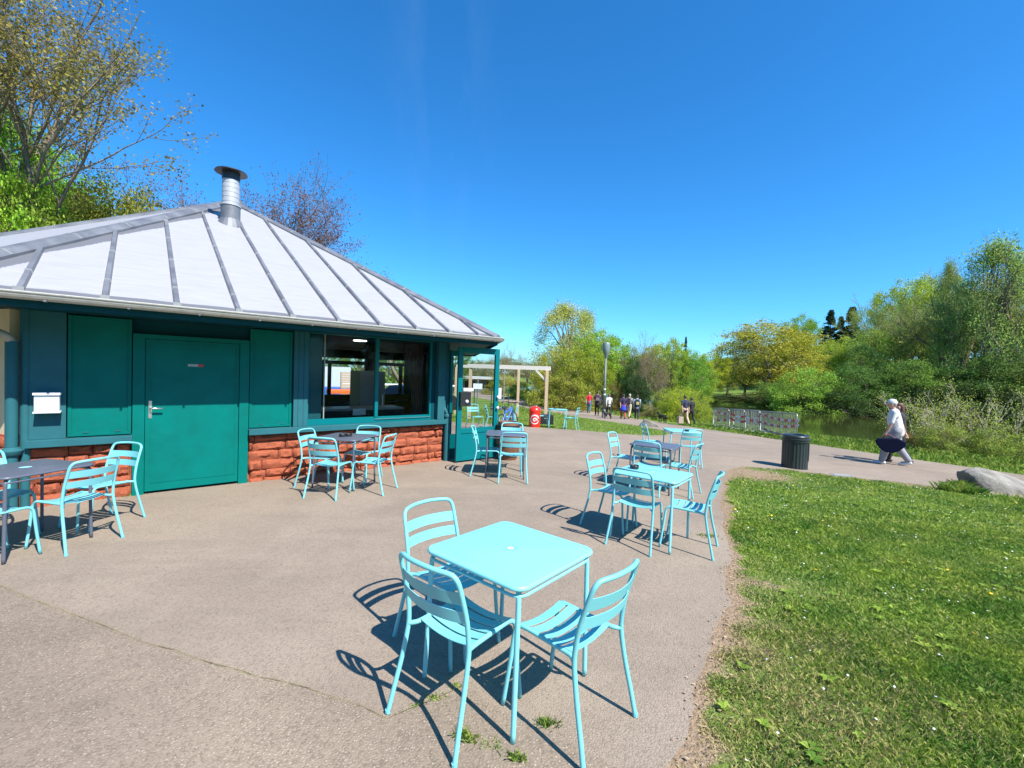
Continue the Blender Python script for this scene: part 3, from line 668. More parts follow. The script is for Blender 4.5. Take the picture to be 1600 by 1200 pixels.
# shutters
def shutter(t0, t1, z0, z1, lab):
    m = LB(); m.box((t0, WD-.03, z0), (t1, WD+.02, z1)); s_ = part('shutter', m, M_teal, bevel=.004)
    m = LB(); w = .035
    m.box((t0, WD-.045, z0+.002), (t1, WD-.0315, z0+w)); m.box((t0, WD-.045, z0+w+.002), (t0+w, WD-.0315, z1)); m.box((t1-w, WD-.045, z0+w+.002), (t1, WD-.0315, z1)); part('frame', m, M_teal, s_, bevel=.003)
    for q in (.28, .78):
        m = LB(); c_ = t0+(t1-t0)*q; m.box((c_-.03, WD-.055, z0+.045), (c_+.03, WD-.046, z0+.057)); part('latch', m, M_post, s_)
shutter(-.69, -.09, SZ+.01, TOPZ-.02, 0); shutter(1.275, 1.87, SZ+.01, TOPZ-.02, 0)
# door
DT0, DT1, DZ = -.08, 1.265, 2.04
m = LB(); m.box((DT0, WD-.06, -.35), (DT0+.125, WD+.06, DZ)); m.box((DT1-.125, WD-.06, -.35), (DT1, WD+.06, DZ)); m.box((DT0+.126, WD-.06, DZ-.06), (DT1-.126, WD+.06, DZ)); wbox('door_gap_backing', DT0-.01, DT1+.01, WD+.062, WD+.12, -.35, DZ, M_soff); fr = part('door_frame', m, M_teal, bevel=.004)  # dark backing added behind the door so no light shows through its gaps
m = LB(); m.box((DT0+.13, WD-.045, -.10), (DT1-.13, WD+.01, DZ-.065)); dr_ = part('door', m, M_teal, bevel=.003)
m = LB(); a, b_, z0, z1 = DT0+.19, DT1-.17, .01, DZ-.13; w = .012; Df = WD-.050
m.box((a, Df, z0), (b_, WD-.0455, z0+w)); m.box((a, Df, z1), (b_, WD-.0455, z1+w)); m.box((a, Df, z0+w+.001), (a+w, WD-.0455, z1-.001)); m.box((b_-w, Df, z0+w+.001), (b_, WD-.0455, z1-.001)); part('panel_moulding', m, M_teal, dr_)
m = LB(); m.box((.085, WD-.054, .90), (.122, WD-.0455, 1.14)); hd = part('lock_plate', m, M_chrome, dr_, bevel=.003)
m = LB(); m.tube([(.104, WD-.055, 1.04), (.104, WD-.10, 1.04), (.12, WD-.112, 1.04), (.24, WD-.112, 1.037)], .011, 10); part('door_handle', m, M_chrome, dr_, smooth=True)
m = LB(); m.box((.51, WD-.049, 1.62), (.63, WD-.0455, 1.655)); part('door_sign', m, flat('grey_label', (.35, .36, .36), .5), dr_)
m = LB(); m.box((.631, WD-.049, 1.62), (.69, WD-.0455, 1.655)); part('door_sign', m, flat('red_label', (.5, .03, .02), .5), dr_)
for z_ in (.2, 1.75):
    m = LB(); m.tube([(DT1-.118, WD-.06, z_), (DT1-.118, WD-.06, z_+.1)], .01, 8); part('hinge', m, M_teal, dr_)
# post, window, corner post
wbox('post', 1.885, 2.10, WD-.10, WD+.08, SZ, TOPZ, M_post, bevel=.005)
m = LB()
for q in (1.95, 2.03): m.box((q, WD-.104, SZ+.01), (q+.004, WD-.1, TOPZ))
part('post_groove', m, M_soff)
wbox('post', 4.545, 4.70, WD-.12, WD+.08, SZ, TOPZ, M_post, bevel=.005)
wbox('window_return', 4.45, 4.54, WD+.0, WD+.08, SZ, TOPZ, M_soff)
WZ0, WZ1, w0, w1, mu = SZ+.0, 2.23, 2.11, 4.44, 3.30
m = LB(); m.box((w0, WD-.03, WZ0), (w1, WD+.05, WZ0+.10)); m.box((w0, WD-.03, WZ1), (w1, WD+.05, WZ1+.03)); m.box((w1-.035, WD-.03, WZ0+.101), (w1, WD+.05, WZ1-.001)); m.box((w0, WD-.03, WZ0+.101), (w0+.02, WD+.05, WZ1-.001)); m.box((mu-.03, WD-.045, WZ0+.101), (mu+.03, WD+.03, WZ1-.001))
wf = part('window_frame', m, M_door2, bevel=.003)
m = LB(); m.box((mu-.02, WD-.055, WZ0+.06), (w1-.02, WD-.046, WZ0+.066)); part('window_rail', m, M_chrome, wf)
for a, b_, D in ((w0+.02, mu-.03, WD+.0), (mu+.03, w1-.035, WD+.02)):
    m = LB(); m.add([(a, D, WZ0+.1), (b_, D, WZ0+.1), (b_, D, WZ1), (a, D, WZ1)], [(0, 1, 2, 3)]); part('pane', m, M_glass, wf)
m = LB(); m.box((2.385, WD+.02, WZ0+.1), (2.40, WD+.05, WZ1)); part('pane_edge', m, M_wood2, wf)
wbox('inner_panel', w0+.02, 2.38, WD+.12, WD+.14, WZ0+.08, WZ1, M_post)
# corner pipes and left wall with cream plaster
def pipe(name, t_, D, z0, z1, r): m = LB(); m.tube([(t_, D, z0), (t_, D, z1)], r, 14); return part(name, m, M_post, smooth='auto')
pipe('downpipe', WL+.035, WD-.10, -.3, 1.86, .055); pipe('downpipe', WL+.135, WD-.04, -.3, TOPZ, .045)
m = LB(); m.tube(crom([(WL+.035, WD-.10, 1.85), (WL-.02, WD-.16, 1.93), (WL-.2, WD-.3, 2.0), (WL-.45, WD-.5, 2.08), (WL-.5, WD-.75, 2.28)], 6), .045, 12); part('pipe_bend', m, flat('bare_pipe', (.35, .33, .28), .6, .2), smooth=True)
m = LB(); m.lathe([(.07, 0), (.09, .02), (.1, .06), (.06, .1)], 14, (WL+.035, WD-.1, .52)); part('pipe_collar', m, M_post, smooth='auto')
pipe('downpipe', WR+.03, WD-.10, -.3, .78, .062)
m = LB(); m.tube(crom([(WR+.03, WD-.10, .77), (WR+.03, WD-.09, .82), (WR+.0, WD-.02, .9), (WR-.0, WD-.0, 1.0)], 5), .05, 12); m.lathe([(.075, 0), (.08, .03), (.062, .06)], 14, (WR+.03, WD-.1, .74)); part('pipe_bend', m, M_post, smooth='auto')
pipe('downpipe', WR+.0, WD-.0, .98, TOPZ, .045)
wbox('corner_panel', WR-.05, WR+.13, WD+.04, WD+.1, -.3, TOPZ, M_post)
HW = hexa(WA)
lw0 = Vector((WL, WD+.02, 0)); lw1 = Vector((HW[5][0]+.1, HW[5][1], 0)); dl = (lw1-lw0).normalized(); nl = Vector((-dl.y, dl.x, 0))
if nl.x > 0: nl = -nl
L5 = (lw1-lw0).length
m = LB(); m.prism([lw0+Vector((0, 0, .75)), lw1+Vector((0, 0, .75)), lw1+Vector((0, 0, TOPZ)), lw0+Vector((0, 0, TOPZ))], -nl*.2); part('cream_wall', m, M_cream)
m = LB(); m.prism([lw0+nl*.03+Vector((0, 0, -.5)), lw1+nl*.03+Vector((0, 0, -.5)), lw1+nl*.03+Vector((0, 0, .75)), lw0+nl*.03+Vector((0, 0, .75))], -nl*.2); part('wall', m, M_mortar)
angl = math.atan2(dl.y, dl.x)+math.pi
stones(0, 2.4, .74, -.16, along=lambda s_: ((lw0+dl*s_+nl*.03).x, (lw0+dl*s_+nl*.03).y), ang=angl, rows=6)
m = LB(); c_ = lw0+dl*.5+nl*.001; m.box((c_.x-.05, c_.y-.05, 1.42), (c_.x+.03, c_.y+.02, 1.52)); part('wall_fixture', m, M_post)
# right wall and back (mostly out of sight)
rw0 = Vector((WR+.1, WD+.1, 0)); rw1 = Vector((HW[2][0], HW[2][1], 0))
def wallseg(p, q, z0, z1, mat, th=.12): m = LB(); d = (q-p).normalized(); nn = Vector((-d.y, d.x, 0)); m.prism([p+Vector((0, 0, z0)), q+Vector((0, 0, z0)), q+Vector((0, 0, z1)), p+Vector((0, 0, z1))], nn*th); return part('wall', m, mat)
rd = (rw1-rw0).normalized()
wallseg(rw0+rd*1.4, rw1, -.5, TOPZ, M_post)
BD = 15.0
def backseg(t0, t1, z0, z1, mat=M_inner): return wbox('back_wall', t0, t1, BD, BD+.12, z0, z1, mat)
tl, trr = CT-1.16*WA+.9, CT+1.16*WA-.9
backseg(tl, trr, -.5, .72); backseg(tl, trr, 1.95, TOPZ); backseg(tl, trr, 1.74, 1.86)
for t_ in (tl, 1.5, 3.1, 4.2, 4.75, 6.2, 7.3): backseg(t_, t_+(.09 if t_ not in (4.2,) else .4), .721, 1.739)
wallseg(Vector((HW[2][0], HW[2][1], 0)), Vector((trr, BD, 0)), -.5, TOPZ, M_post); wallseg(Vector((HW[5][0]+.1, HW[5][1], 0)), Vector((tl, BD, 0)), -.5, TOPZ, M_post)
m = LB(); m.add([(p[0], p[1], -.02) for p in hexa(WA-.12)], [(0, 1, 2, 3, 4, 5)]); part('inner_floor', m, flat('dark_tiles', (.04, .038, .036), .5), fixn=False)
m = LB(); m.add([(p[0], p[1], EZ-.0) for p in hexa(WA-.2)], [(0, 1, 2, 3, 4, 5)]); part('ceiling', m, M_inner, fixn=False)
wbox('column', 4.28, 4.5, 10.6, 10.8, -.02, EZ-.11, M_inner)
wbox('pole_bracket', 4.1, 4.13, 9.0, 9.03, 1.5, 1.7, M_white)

# the swung-open glazed door
GD = 7.33; g0, g1 = 4.80, 5.83; gzb, gzt = -.12, 2.17
m = LB(); sw = .105
m.box((g0, GD-.025, gzb), (g0+sw, GD+.025, gzt)); m.box((g1-sw, GD-.025, gzb), (g1, GD+.025, gzt)); m.box((g0+sw+.001, GD-.025, gzt-.12), (g1-sw-.001, GD+.025, gzt)); m.box((g0+sw+.001, GD-.025, gzb), (g1-sw-.001, GD+.025, gzb+.08)); m.box((g0+sw+.001, GD-.025, .43), (g1-sw-.001, GD+.025, .53))
gd = part('glass_door', m, M_door2, bevel=.004)
m = LB(); m.box((g0+sw+.001, GD-.012, gzb+.081), (g1-sw-.001, GD+.012, .429)); part('lower_panel', m, M_door2, gd)
m = LB(); m.add([(g0+sw, GD, .53), (g1-sw, GD, .53), (g1-sw, GD, gzt-.12), (g0+sw, GD, gzt-.12)], [(0, 1, 2, 3)]); part('pane', m, M_glass, gd)
m = LB(); m.box((g0+.02, GD-.10, .98), (g0+.27, GD-.026, 1.27)); lk = part('lock_box', m, M_black, gd, bevel=.01)
m = LB(); m.ell((g0+.16, GD-.115, 1.08), (.035, .03, .035)); part('knob', m, M_white, gd, smooth=True)
m = LB(); m.box((g0+.10, GD-.075, 1.285), (g0+.34, GD-.026, 1.345)); part('door_closer', m, M_white, gd, bevel=.006)
for z_ in (.93, 1.16):
    m = LB(); m.tube([(g1-.05, GD-.026, z_), (g1-.05, GD-.06, z_)], .013, 8); m.ell((g1-.05, GD-.075, z_), (.03, .022, .03)); part('knob', m, M_white, gd, smooth=True)
m = LB(); m.box((WR+.14, WD+.0, -.2), (WR+.2, WD+.06, 2.1)); m.box((WR+.38, WD+.0, -.2), (WR+.44, WD+.06, 2.1)); m.box((WR+.201, WD+.0, -.2), (WR+.379, WD+.06, .35)); m.box((WR+.201, WD+.0, 2.0), (WR+.379, WD+.06, 2.1)); sf = part('side_light_frame', m, M_door2)
m = LB(); m.add([(WR+.2, WD+.03, .35), (WR+.38, WD+.03, .35), (WR+.38, WD+.03, 2.0), (WR+.2, WD+.03, 2.0)], [(0, 1, 2, 3)]); part('pane', m, M_glass, sf)

# inside the pavilion
def bthing(name, t_, D, z, label, cat): p = W(t_, D, z); return empty(name, p, BA, label, cat)
o = bthing('ceiling_lamp', 3.62, 9.4, 2.27, 'lit round white ceiling lamp seen through the cafe window', 'lamp')
MB().lathe([(.0, -.02), (.13, -.02), (.15, .0)], 20).build('diffuser', M_lamp, o, smooth=False); MB().lathe([(.17, .0), (.17, .07)], 20).build('housing', M_white, o)
o = bthing('tall_cabinet', 3.98, 9.8, -.02, 'grey drinks fridge seen dimly behind the left window pane', 'fridge')
MB().box((-.30, -.3, 0), (.28, .3, 1.62)).build('cabinet_body', flat('grey_cabinet', (.10, .11, .12), .45), o, bevel=.01); MB().box((-.30, -.325, .1), (.26, -.302, 1.58)).build('cabinet_door', flat('dim_cabinet_door', (.13, .14, .16), .35), o, bevel=.005)
MB().tube([(.2, -.36, .7), (.2, -.36, 1.1)], .012).build('handle', M_chrome, o)
cb = MB()
ncv = 40; P = []
for i in range(ncv+1):
    u = i/ncv; P.append((u, .03*math.sin(u*34)))
for zi in range(9):
    z_ = .3+zi*.24; f = zi/8; xl = .34-.32*f**1.5
    cb.v += [(xl+(.52-xl)*u, dy, z_) for u, dy in P]
for zi in range(8):
    for i in range(ncv): a = zi*(ncv+1)+i; cb.f.append((a, a+1, a+ncv+2, a+ncv+1)); cb.m.append(0)
o = bthing('curtain', 3.98, 8.15, 0, 'dark gathered curtain at the right end of the cafe window', 'curtain')
cb.build('cloth', flat('dark_red_cloth', (.06, .03, .035), .9), o, smooth=True, fixn=False)
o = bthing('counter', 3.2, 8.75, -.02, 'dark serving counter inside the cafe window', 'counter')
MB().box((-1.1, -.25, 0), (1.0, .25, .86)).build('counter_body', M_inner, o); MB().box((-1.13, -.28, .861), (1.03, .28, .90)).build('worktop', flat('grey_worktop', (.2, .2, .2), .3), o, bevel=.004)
o = bthing('cardboard_sheet', 3.1, 8.0, .8, 'small pale card leaning behind the window sill', 'card')
MB().box((-.12, 0, 0), (.12, .006, .12)).build('card', flat('pale_card', (.45, .43, .4), .7), o)

# ------------------------------------------------------------------ chairs and tables
def chair_proto():
    root = empty('terrace_chair', (0, 0, 0), 0)
    r = .0125
    def side(s): return [(s*.24, -.29, 0), (s*.232, -.262, .12), (s*.222, -.225, .27), (s*.216, -.20, .40), (s*.214, -.196, .48), (s*.212, -.212, .60), (s*.208, -.245, .72)]
    L = crom(side(-1), 4); Rr = crom(side(1), 4)
    top = crom([(-.206, -.262, .775), (-.198, -.274, .808), (-.17, -.286, .830), (-.09, -.312, .838), (0, -.32, .840), (.09, -.312, .838), (.17, -.286, .830), (.198, -.274, .808), (.206, -.262, .775)], 4)
    MB().tube(L+top+list(reversed(Rr)), r, 10).build('back_frame', M_turq, root, smooth=True)
    for s in (-1, 1):
        p = crom([(s*.214, -.197, .435), (s*.206, -.188, .432), (s*.188, -.165, .434), (s*.18, -.13, .437), (s*.178, .0, .440), (s*.178, .12, .442), (s*.18, .165, .438), (s*.184, .192, .415), (s*.187, .202, .37), (s*.194, .215, .22), (s*.205, .24, 0)], 4)
        MB().tube(p, r*.96, 10).build('front_leg', M_turq, root, smooth=True)
    def slat(name, y0, z0, y1, z1, halfw, bow, thick=.0035, sag=0.):
        b = MB(); n = 12; V = []
        a = Vector((0, y0, z0)); c_ = Vector((0, y1, z1)); nn = (c_-a).normalized().cross(Vector((1, 0, 0)))
        for i in range(n+1):
            u = -1+2*i/n; off_ = Vector((0, -bow*(1-u*u), -sag*(1-u*u)))
            for q, sg in ((a, 1), (c_, 1), (c_, -1), (a, -1)):
                p = q+off_+nn*thick*sg*.5; p.x = u*halfw; V.append(p)
        Fc = []
        for i in range(n):
            for j in range(4): Fc.append((i*4+j, i*4+(j+1) % 4, i*4+4+(j+1) % 4, i*4+4+j))
        Fc += [(3, 2, 1, 0), (n*4, n*4+1, n*4+2, n*4+3)]
        b.add(V, Fc); return b.build(name, M_turq, root, smooth='auto')
    slat('back_slat', -.2545, .748, -.2375, .684, .207, .046); slat('back_slat', -.2305, .652, -.216, .590, .209, .044)
    for i, y in enumerate((-.152, -.083, -.014, .055, .124)):
        w = .056 if i < 4 else .06
        slat('seat_slat', y, .4495+(.004 if i == 4 else .0), y+w, .4495+(.0 if i < 4 else -.006), .176, 0, sag=.024)
    for s in (-1, 1): MB().lathe([(.014, 0), (.014, .018)], 8, (s*.24, -.29, -.001)).build('foot_cap', M_turq, root)
    return root
def rsq(S, r, n=5):
    out = []
    for k in range(4):
        a0 = math.pi/2*k; cx = (S/2-r)*(1 if k in (0, 3) else -1); cy = (S/2-r)*(1 if k in (0, 1) else -1)
        for i in range(n+1):
            a = a0+math.pi/2*i/n; out.append((cx, cy, math.cos(a), math.sin(a)))
    return out
def table_proto(mat, sticker, S=.72):
    root = empty('terrace_table', (0, 0, 0), 0)
    def ring(insets, r=.075):
        b = MB(); Q = rsq(S, r, 6); n = len(Q)
        for ins, z in insets:
            b.v += [(q[0]+q[2]*(r-ins), q[1]+q[3]*(r-ins), z) for q in Q]
        for i in range(len(insets)-1):
            for j in range(n): b.f.append((i*n+j, i*n+(j+1) % n, (i+1)*n+(j+1) % n, (i+1)*n+j)); b.m.append(0)
        return b, n
    b, n = ring([(.006, .722), (.002, .726), (0, .732), (.003, .741), (.010, .7455), (.014, .7450), (.018, .746)])
    m_ = len(b.v); b.f.append(tuple(range(m_-n, m_))); b.m.append(0); b.f.append(tuple(range(n-1, -1, -1))); b.m.append(0)
    b.build('table_top', mat, root, smooth='auto')
    Q = rsq(S-.05, .06, 5)
    MB().tube([(q[0]+q[2]*.06, q[1]+q[3]*.06, .690) for q in Q], .009, 8, closed=True).build('apron', mat, root, smooth=True)
    for sx in (-1, 1):
        for sy in (-1, 1):
            x, y = sx*(S/2-.045), sy*(S/2-.045)
            MB().tube(crom([(x-sx*.05, y-sy*.05, .716), (x-sx*.018, y-sy*.018, .712), (x, y, .688), (x+sx*.004, y+sy*.004, .60), (x+sx*.008, y+sy*.008, .3), (x+sx*.014, y+sy*.014, 0)], 5), .0135, 10).build('leg', mat, root, smooth=True)
    if sticker == 'round':
        MB().disc(.03, .7475).build('sticker', flat('sky_blue_print', (.12, .55, .75), .4), root, fixn=False)
        MB().disc(.020, .7481, 20, (-.006, 0)).build('sticker', flat('white_print', (.75, .75, .76), .4), root, fixn=False)
        bb = MB(); bb.box((-.012, -.004, .7484), (.012, .0, .7488)); bb.box((-.010, .003, .7484), (.006, .006, .7488)); bb.build('sticker_mark', flat('red_print', (.5, .12, .1), .4), root)
    elif sticker == 'oval':
        MB().disc(.045, .7475).build('sticker', flat('pale_blue_print', (.3, .6, .68), .4), root, fixn=False)
    return root
CH = chair_proto(); TB = table_proto(M_turq2, 'round'); TD = table_proto(M_dark, 'oval')
used = {}
def put(proto, key, x, y, deg, label, cat, group):
    o = proto if key not in used else copy_tree(proto); used[key] = 1
    o.location = (x, y, gz(x, y)+.004); 
    # lean with the sloping ground
    e = .3; gxs = (gz(x+e, y)-gz(x-e, y))/(2*e); gys = (gz(x, y+e)-gz(x, y-e))/(2*e)
    nrm = Vector((-gxs, -gys, 1)).normalized(); q = Vector((0, 0, 1)).rotation_difference(nrm)
    o.rotation_mode = 'QUATERNION'; o.rotation_quaternion = q @ Matrix.Rotation(R(deg), 3, 'Z').to_quaternion()
    tag(o, label, cat, group); return o
def chair(x, y, face, label, group='turquoise metal chairs on the terrace'): return put(CH, 'c', x, y, face-90, label, 'chair', group)
def tturq(x, y, deg, label): return put(TB, 't', x, y, deg, label, 'table', 'square metal tables on the terrace')
def tdark(x, y, deg, label): return put(TD, 'd', x, y, deg, label, 'table', 'square metal tables on the terrace')
GA = -.0
tturq(.024, 2.49, 50, 'large turquoise square table nearest the camera')
chair(-.205, 2.263, 52, 'nearest turquoise chair at front left of the nearest table, its back to us')
chair(.328, 2.256, 137, 'turquoise chair at front right of the nearest table, seen from the side')
chair(-.34, 2.82, -42, 'turquoise chair on the far left side of the nearest table')
tturq(1.62, 4.93, 53, 'turquoise table with black ashtray beside the lawn edge')
chair(1.425, 4.75, 55, 'turquoise chair with its back to us at the table with the round ashtray')
chair(1.955, 4.72, 150, 'turquoise chair nearest the lawn, in profile, right of the ashtray table')
chair(1.26, 5.266, -37, 'turquoise chair at left of the turquoise table with the round ashtray')
tdark(2.45, 7.35, 57, 'dark table between the two turquoise tables on the right of the terrace')
chair(2.30, 7.12, 56, 'turquoise chair with its back to us at the dark table on the right')
chair(2.80, 7.16, 143, 'turquoise chair right of the dark table behind the ashtray table')
chair(2.05, 7.72, -34, 'turquoise chair left of the dark table behind the ashtray table')
tturq(3.95, 10.1, 88-4, 'small far turquoise table near the path, farthest of the right hand row')
chair(3.96, 9.75, 87, 'turquoise chair with its back to us at the far table near the path')
chair(3.35, 10.15, 0, 'turquoise chair at left of the far table near the path')
tdark(-2.54, 6.75, 80, 'dark table below the cafe window with two ashtrays')
chair(-2.50, 6.17, 80, 'turquoise chair with its back to us at the table below the cafe window')
chair(-2.02, 6.44, 171, 'turquoise chair right of the dark table below the cafe window')
chair(-2.86, 6.66, -8, 'turquoise chair left of the dark table below the cafe window')
chair(-2.42, 7.12, -97, 'turquoise chair between the window table and the red stone wall')
tdark(-4.56, 4.1, 78, 'dark table at the left edge of the picture with an oval sticker')
chair(-4.20, 4.19, 169, 'turquoise chair right of the left edge table, its back to us')
chair(-4.467, 4.76, -102, 'turquoise chair between the left edge table and the green door')
chair(-4.484, 3.745, 78, 'turquoise chair in front of the left edge table, cut by the picture edge')
chair(-4.99, 4.22, -12, 'turquoise chair behind the left edge table beside the downpipes')
tdark(-.075, 7.80, 90, 'dark table in front of the open glass door')
chair(.04, 7.42, 96, 'turquoise chair with its back to us at the table by the glass door')
chair(-.38, 7.78, 0, 'turquoise chair in profile left of the table by the glass door')
chair(.02, 8.36, -92, 'turquoise chair on the far side of the table by the glass door')
tturq(1.80, 17.0, 88, 'distant turquoise table in front of the pergola post')
chair(2.30, 16.75, 160, 'turquoise chair right of the distant table by the pergola post')
chair(1.22, 17.1, 5, 'turquoise chair left of the distant table, next to the red bin')
tdark(-.35, 15.3, 85, 'distant dark table seen beside the glass door edge')
chair(-.05, 15.35, 175, 'distant turquoise chair right of the dark table beyond the glass door')
chair(-.62, 15.1, 10, 'distant turquoise chair left of the dark table beyond the glass door')
chair(-1.2, 14.9, -60, 'distant turquoise chair seen through the glass door')
def ashtray(x, y, zt, label):
    o = empty('ashtray', (x, y, zt), 0, label, 'ashtray', 'black round ashtrays on the tables')
    MB().lathe([(.046, 0), (.05, .004), (.052, .036), (.049, .04), (.042, .037), (.038, .03), (.036, .012), (0, .01)], 24).build('bowl', M_black, o, smooth='auto')
def tz_(x, y): return gz(x, y)+.004+.7465
p = G(1004-4, 729, .745); ashtray(1.46, 5.08, tz_(1.46, 5.08)+.003, 'black round ashtray on the turquoise table nearest the lawn')
ashtray(-2.57, 6.70, tz_(-2.57, 6.7)+.003, 'left black ashtray of the pair on the window table'); ashtray(-2.50, 6.76, tz_(-2.50, 6.76)+.003, 'right black ashtray of the pair on the window table')
ashtray(1.70, 17.05, tz_(1.7, 17.05)+.003, 'black ashtray on the distant table by the pergola post')
ashtray(3.98, 9.86, tz_(3.98, 9.86)+.003, 'black ashtray on the far table near the path')

# ------------------------------------------------------------------ street furniture
def gt(x, y): return terr1(x, y)+.02
# dark ribbed litter bin
bx_, by_ = 6.75, 10.33; bn = empty('litter_bin', (bx_, by_, gz(bx_, by_)-.01), 0, 'dark ribbed round litter bin at the corner of the lawn', 'litter bin')
m = MB(); k = 48; prof = [(.262, .0), (.268, .03), (.27, .30), (.273, .62), (.272, .63)]
for r_, z_ in prof:
    for j in range(k): a = 2*math.pi*j/k; rr = r_*(1.0 if j % 2 else .955); m.v.append((rr*math.cos(a), rr*math.sin(a), z_))
for i in range(len(prof)-1):
    for j in range(k): m.f.append((i*k+j, i*k+(j+1) % k, (i+1)*k+(j+1) % k, (i+1)*k+j)); m.m.append(0)
M_bin = flat('dark_bin_plastic', (.025, .035, .037), .35)
m.build('bin_body', M_bin, bn); MB().lathe([(.27, .63), (.285, .635), (.287, .655), (.27, .66), (.272, .685), (.286, .69), (.286, .71), (.268, .715), (.268, .75), (.275, .76), (.262, .785), (.22, .80), (.19, .795), (.18, .76), (0, .75)], 40).build('bin_lid', M_bin, bn, smooth='auto')
MB().lathe([(.28, -.0), (.275, .03)], 30).build('bin_foot', M_bin, bn)
for a in (-2.4, -.8): MB().box((.27, -.02, .2), (.283, .02, .62), T=Matrix.Rotation(a, 4, 'Z')).build('bin_strap', M_bin, bn)
o = empty('inspection_cover', (7.35, 9.62, gz(7.35, 9.62)+.002), R(-10), 'grey steel inspection cover in the grass beside the bin', 'cover')
MB().box((-.20, -.10, -.02), (.20, .12, .006)).build('plate', M_galv, o, bevel=.004); MB().box((-.15, -.06, .0062), (.15, .08, .010)).build('raised_panel', flat('pale_cover', (.3, .3, .29), .6), o, bevel=.002)
# boulders
def boulder(name, x, y, sx, sy, sz, seed, label, rot=0, cut=None):
    bm = bmesh.new(); bmesh.ops.create_icosphere(bm, subdivisions=5, radius=1)
    for v in bm.verts:
        p = v.co.copy(); d = 1+.22*noise.noise(p*1.1+Vector((seed, 0, 0)))+.10*noise.noise(p*2.6+Vector((0, seed, 0)))+.03*noise.noise(p*8)+.012*noise.noise(p*20)
        v.co = p*d
        for n_, dist in (cut or []):
            n_ = Vector(n_).normalized(); q = v.co.dot(n_)
            if q > dist: v.co -= n_*(q-dist)*.88
        v.co.x *= sx; v.co.y *= sy; v.co.z *= sz
    me = bpy.data.meshes.new(name); bm.to_mesh(me); bm.free(); me.materials.append(M_rock); me.shade_smooth(); me.set_sharp_from_angle(angle=R(50))
    o = link(name, me); o.location = (x, y, gt(x, y)-sz*.25); o.rotation_euler = (0, 0, rot); tag(o, label, 'boulder'); return o
boulder('boulder', 10.2, 9.05, .92, .45, .70, 3, 'large pale boulder on the lawn edge at the right, dark underneath', R(-14), [((.4, -.2, .9), .56), ((-.93, .05, -.42), .34)])
boulder('boulder', 7.05, 22.0, .62, .5, .62, 8, 'smaller pale rock on the lawn tip between terrace and path', R(20), [((.5, -.2, 1), .55), ((-.5, -.8, 0), .6)])
# street lamp
lx, ly = at(945.5, 29.3).x, 29.3
lp = empty('street_lamp', (lx, ly, gt(lx, ly)-.02), 0, 'grey park lamp post with cylindrical head beside the path', 'lamp post')
MB().lathe([(.12, 0), (.12, .55), (.10, .6)], 14).build('pole_base', M_pole, lp, smooth='auto'); MB().tube([(0, 0, .6), (0, 0, 4.0)], [.085, .06], 12).build('pole', M_pole, lp, smooth=True)
MB().lathe([(.05, 3.95), (.09, 4.1), (.2, 4.35), (.24, 4.5), (.245, 5.0), (.2, 5.06), (0, 5.08)], 20).build('lamp_head', flat('lamp_head_grey', (.17, .21, .20), .35), lp, smooth='auto')
for z_ in (1.55, 1.9): MB().lathe([(.0, z_), (.088, z_), (.088, z_+.09), (0, z_+.09)], 12).build('pole_sticker', M_white, lp)
# pergola
pg = empty('pergola', (.0, 19.9, gt(0, 19.9)), 0, 'timber pergola frame behind the terrace', 'pergola')
pz = pg.location.z; A_ = Vector((-1.95, .6, 0)); B_ = Vector((1.55, -.3, 0))
def beam(nm, p, q, w, h, mat): 
    d = (q-p).normalized(); s_ = d.cross(Vector((0, 0, 1))); s_ = s_.normalized() if s_.length > .01 else Vector((1, 0, 0)); u_ = s_.cross(d)
    MB().prism([p-s_*w/2-u_*h/2, p+s_*w/2-u_*h/2, p+s_*w/2+u_*h/2, p-s_*w/2+u_*h/2], q-p).build(nm, mat, pg)
Z = Vector((0, 0, 1)); ph = 2.45
beam('beam', A_-Vector((.15, 0, 0))+Z*ph, B_+Vector((.15, 0, 0))+Z*ph, .12, .18, M_wood2); beam('post', B_-Z*.3, B_+Z*(ph-.09), .14, .14, M_wood); beam('post', A_-Z*.3, A_+Z*(ph-.09), .14, .14, M_wood)
beam('brace', B_+Z*(ph-.6), B_+(A_-B_).normalized()*.5+Z*(ph-.1), .08, .08, M_wood2)
bk = Vector((-1.2, 4.2, 0))
beam('beam', A_+bk+Z*ph, B_+bk+Z*ph, .12, .16, M_wood2); beam('post', B_+bk-Z*.5, B_+bk+Z*(ph-.08), .14, .14, M_wood); beam('post', A_+bk-Z*.5, A_+bk+Z*(ph-.08), .14, .14, M_wood)
o = empty('pole_foot_block', (1.5, 19.0, gt(1.5, 19.0)), .1, 'black weight block at the foot of the right pergola post', 'block'); MB().box((-.32, -.25, 0), (.32, .25, .42)).build('block_body', M_black, o, bevel=.03)
MB().box((-.1, -.26, .25), (.1, -.252, .3)).build('grip', M_pole, o)
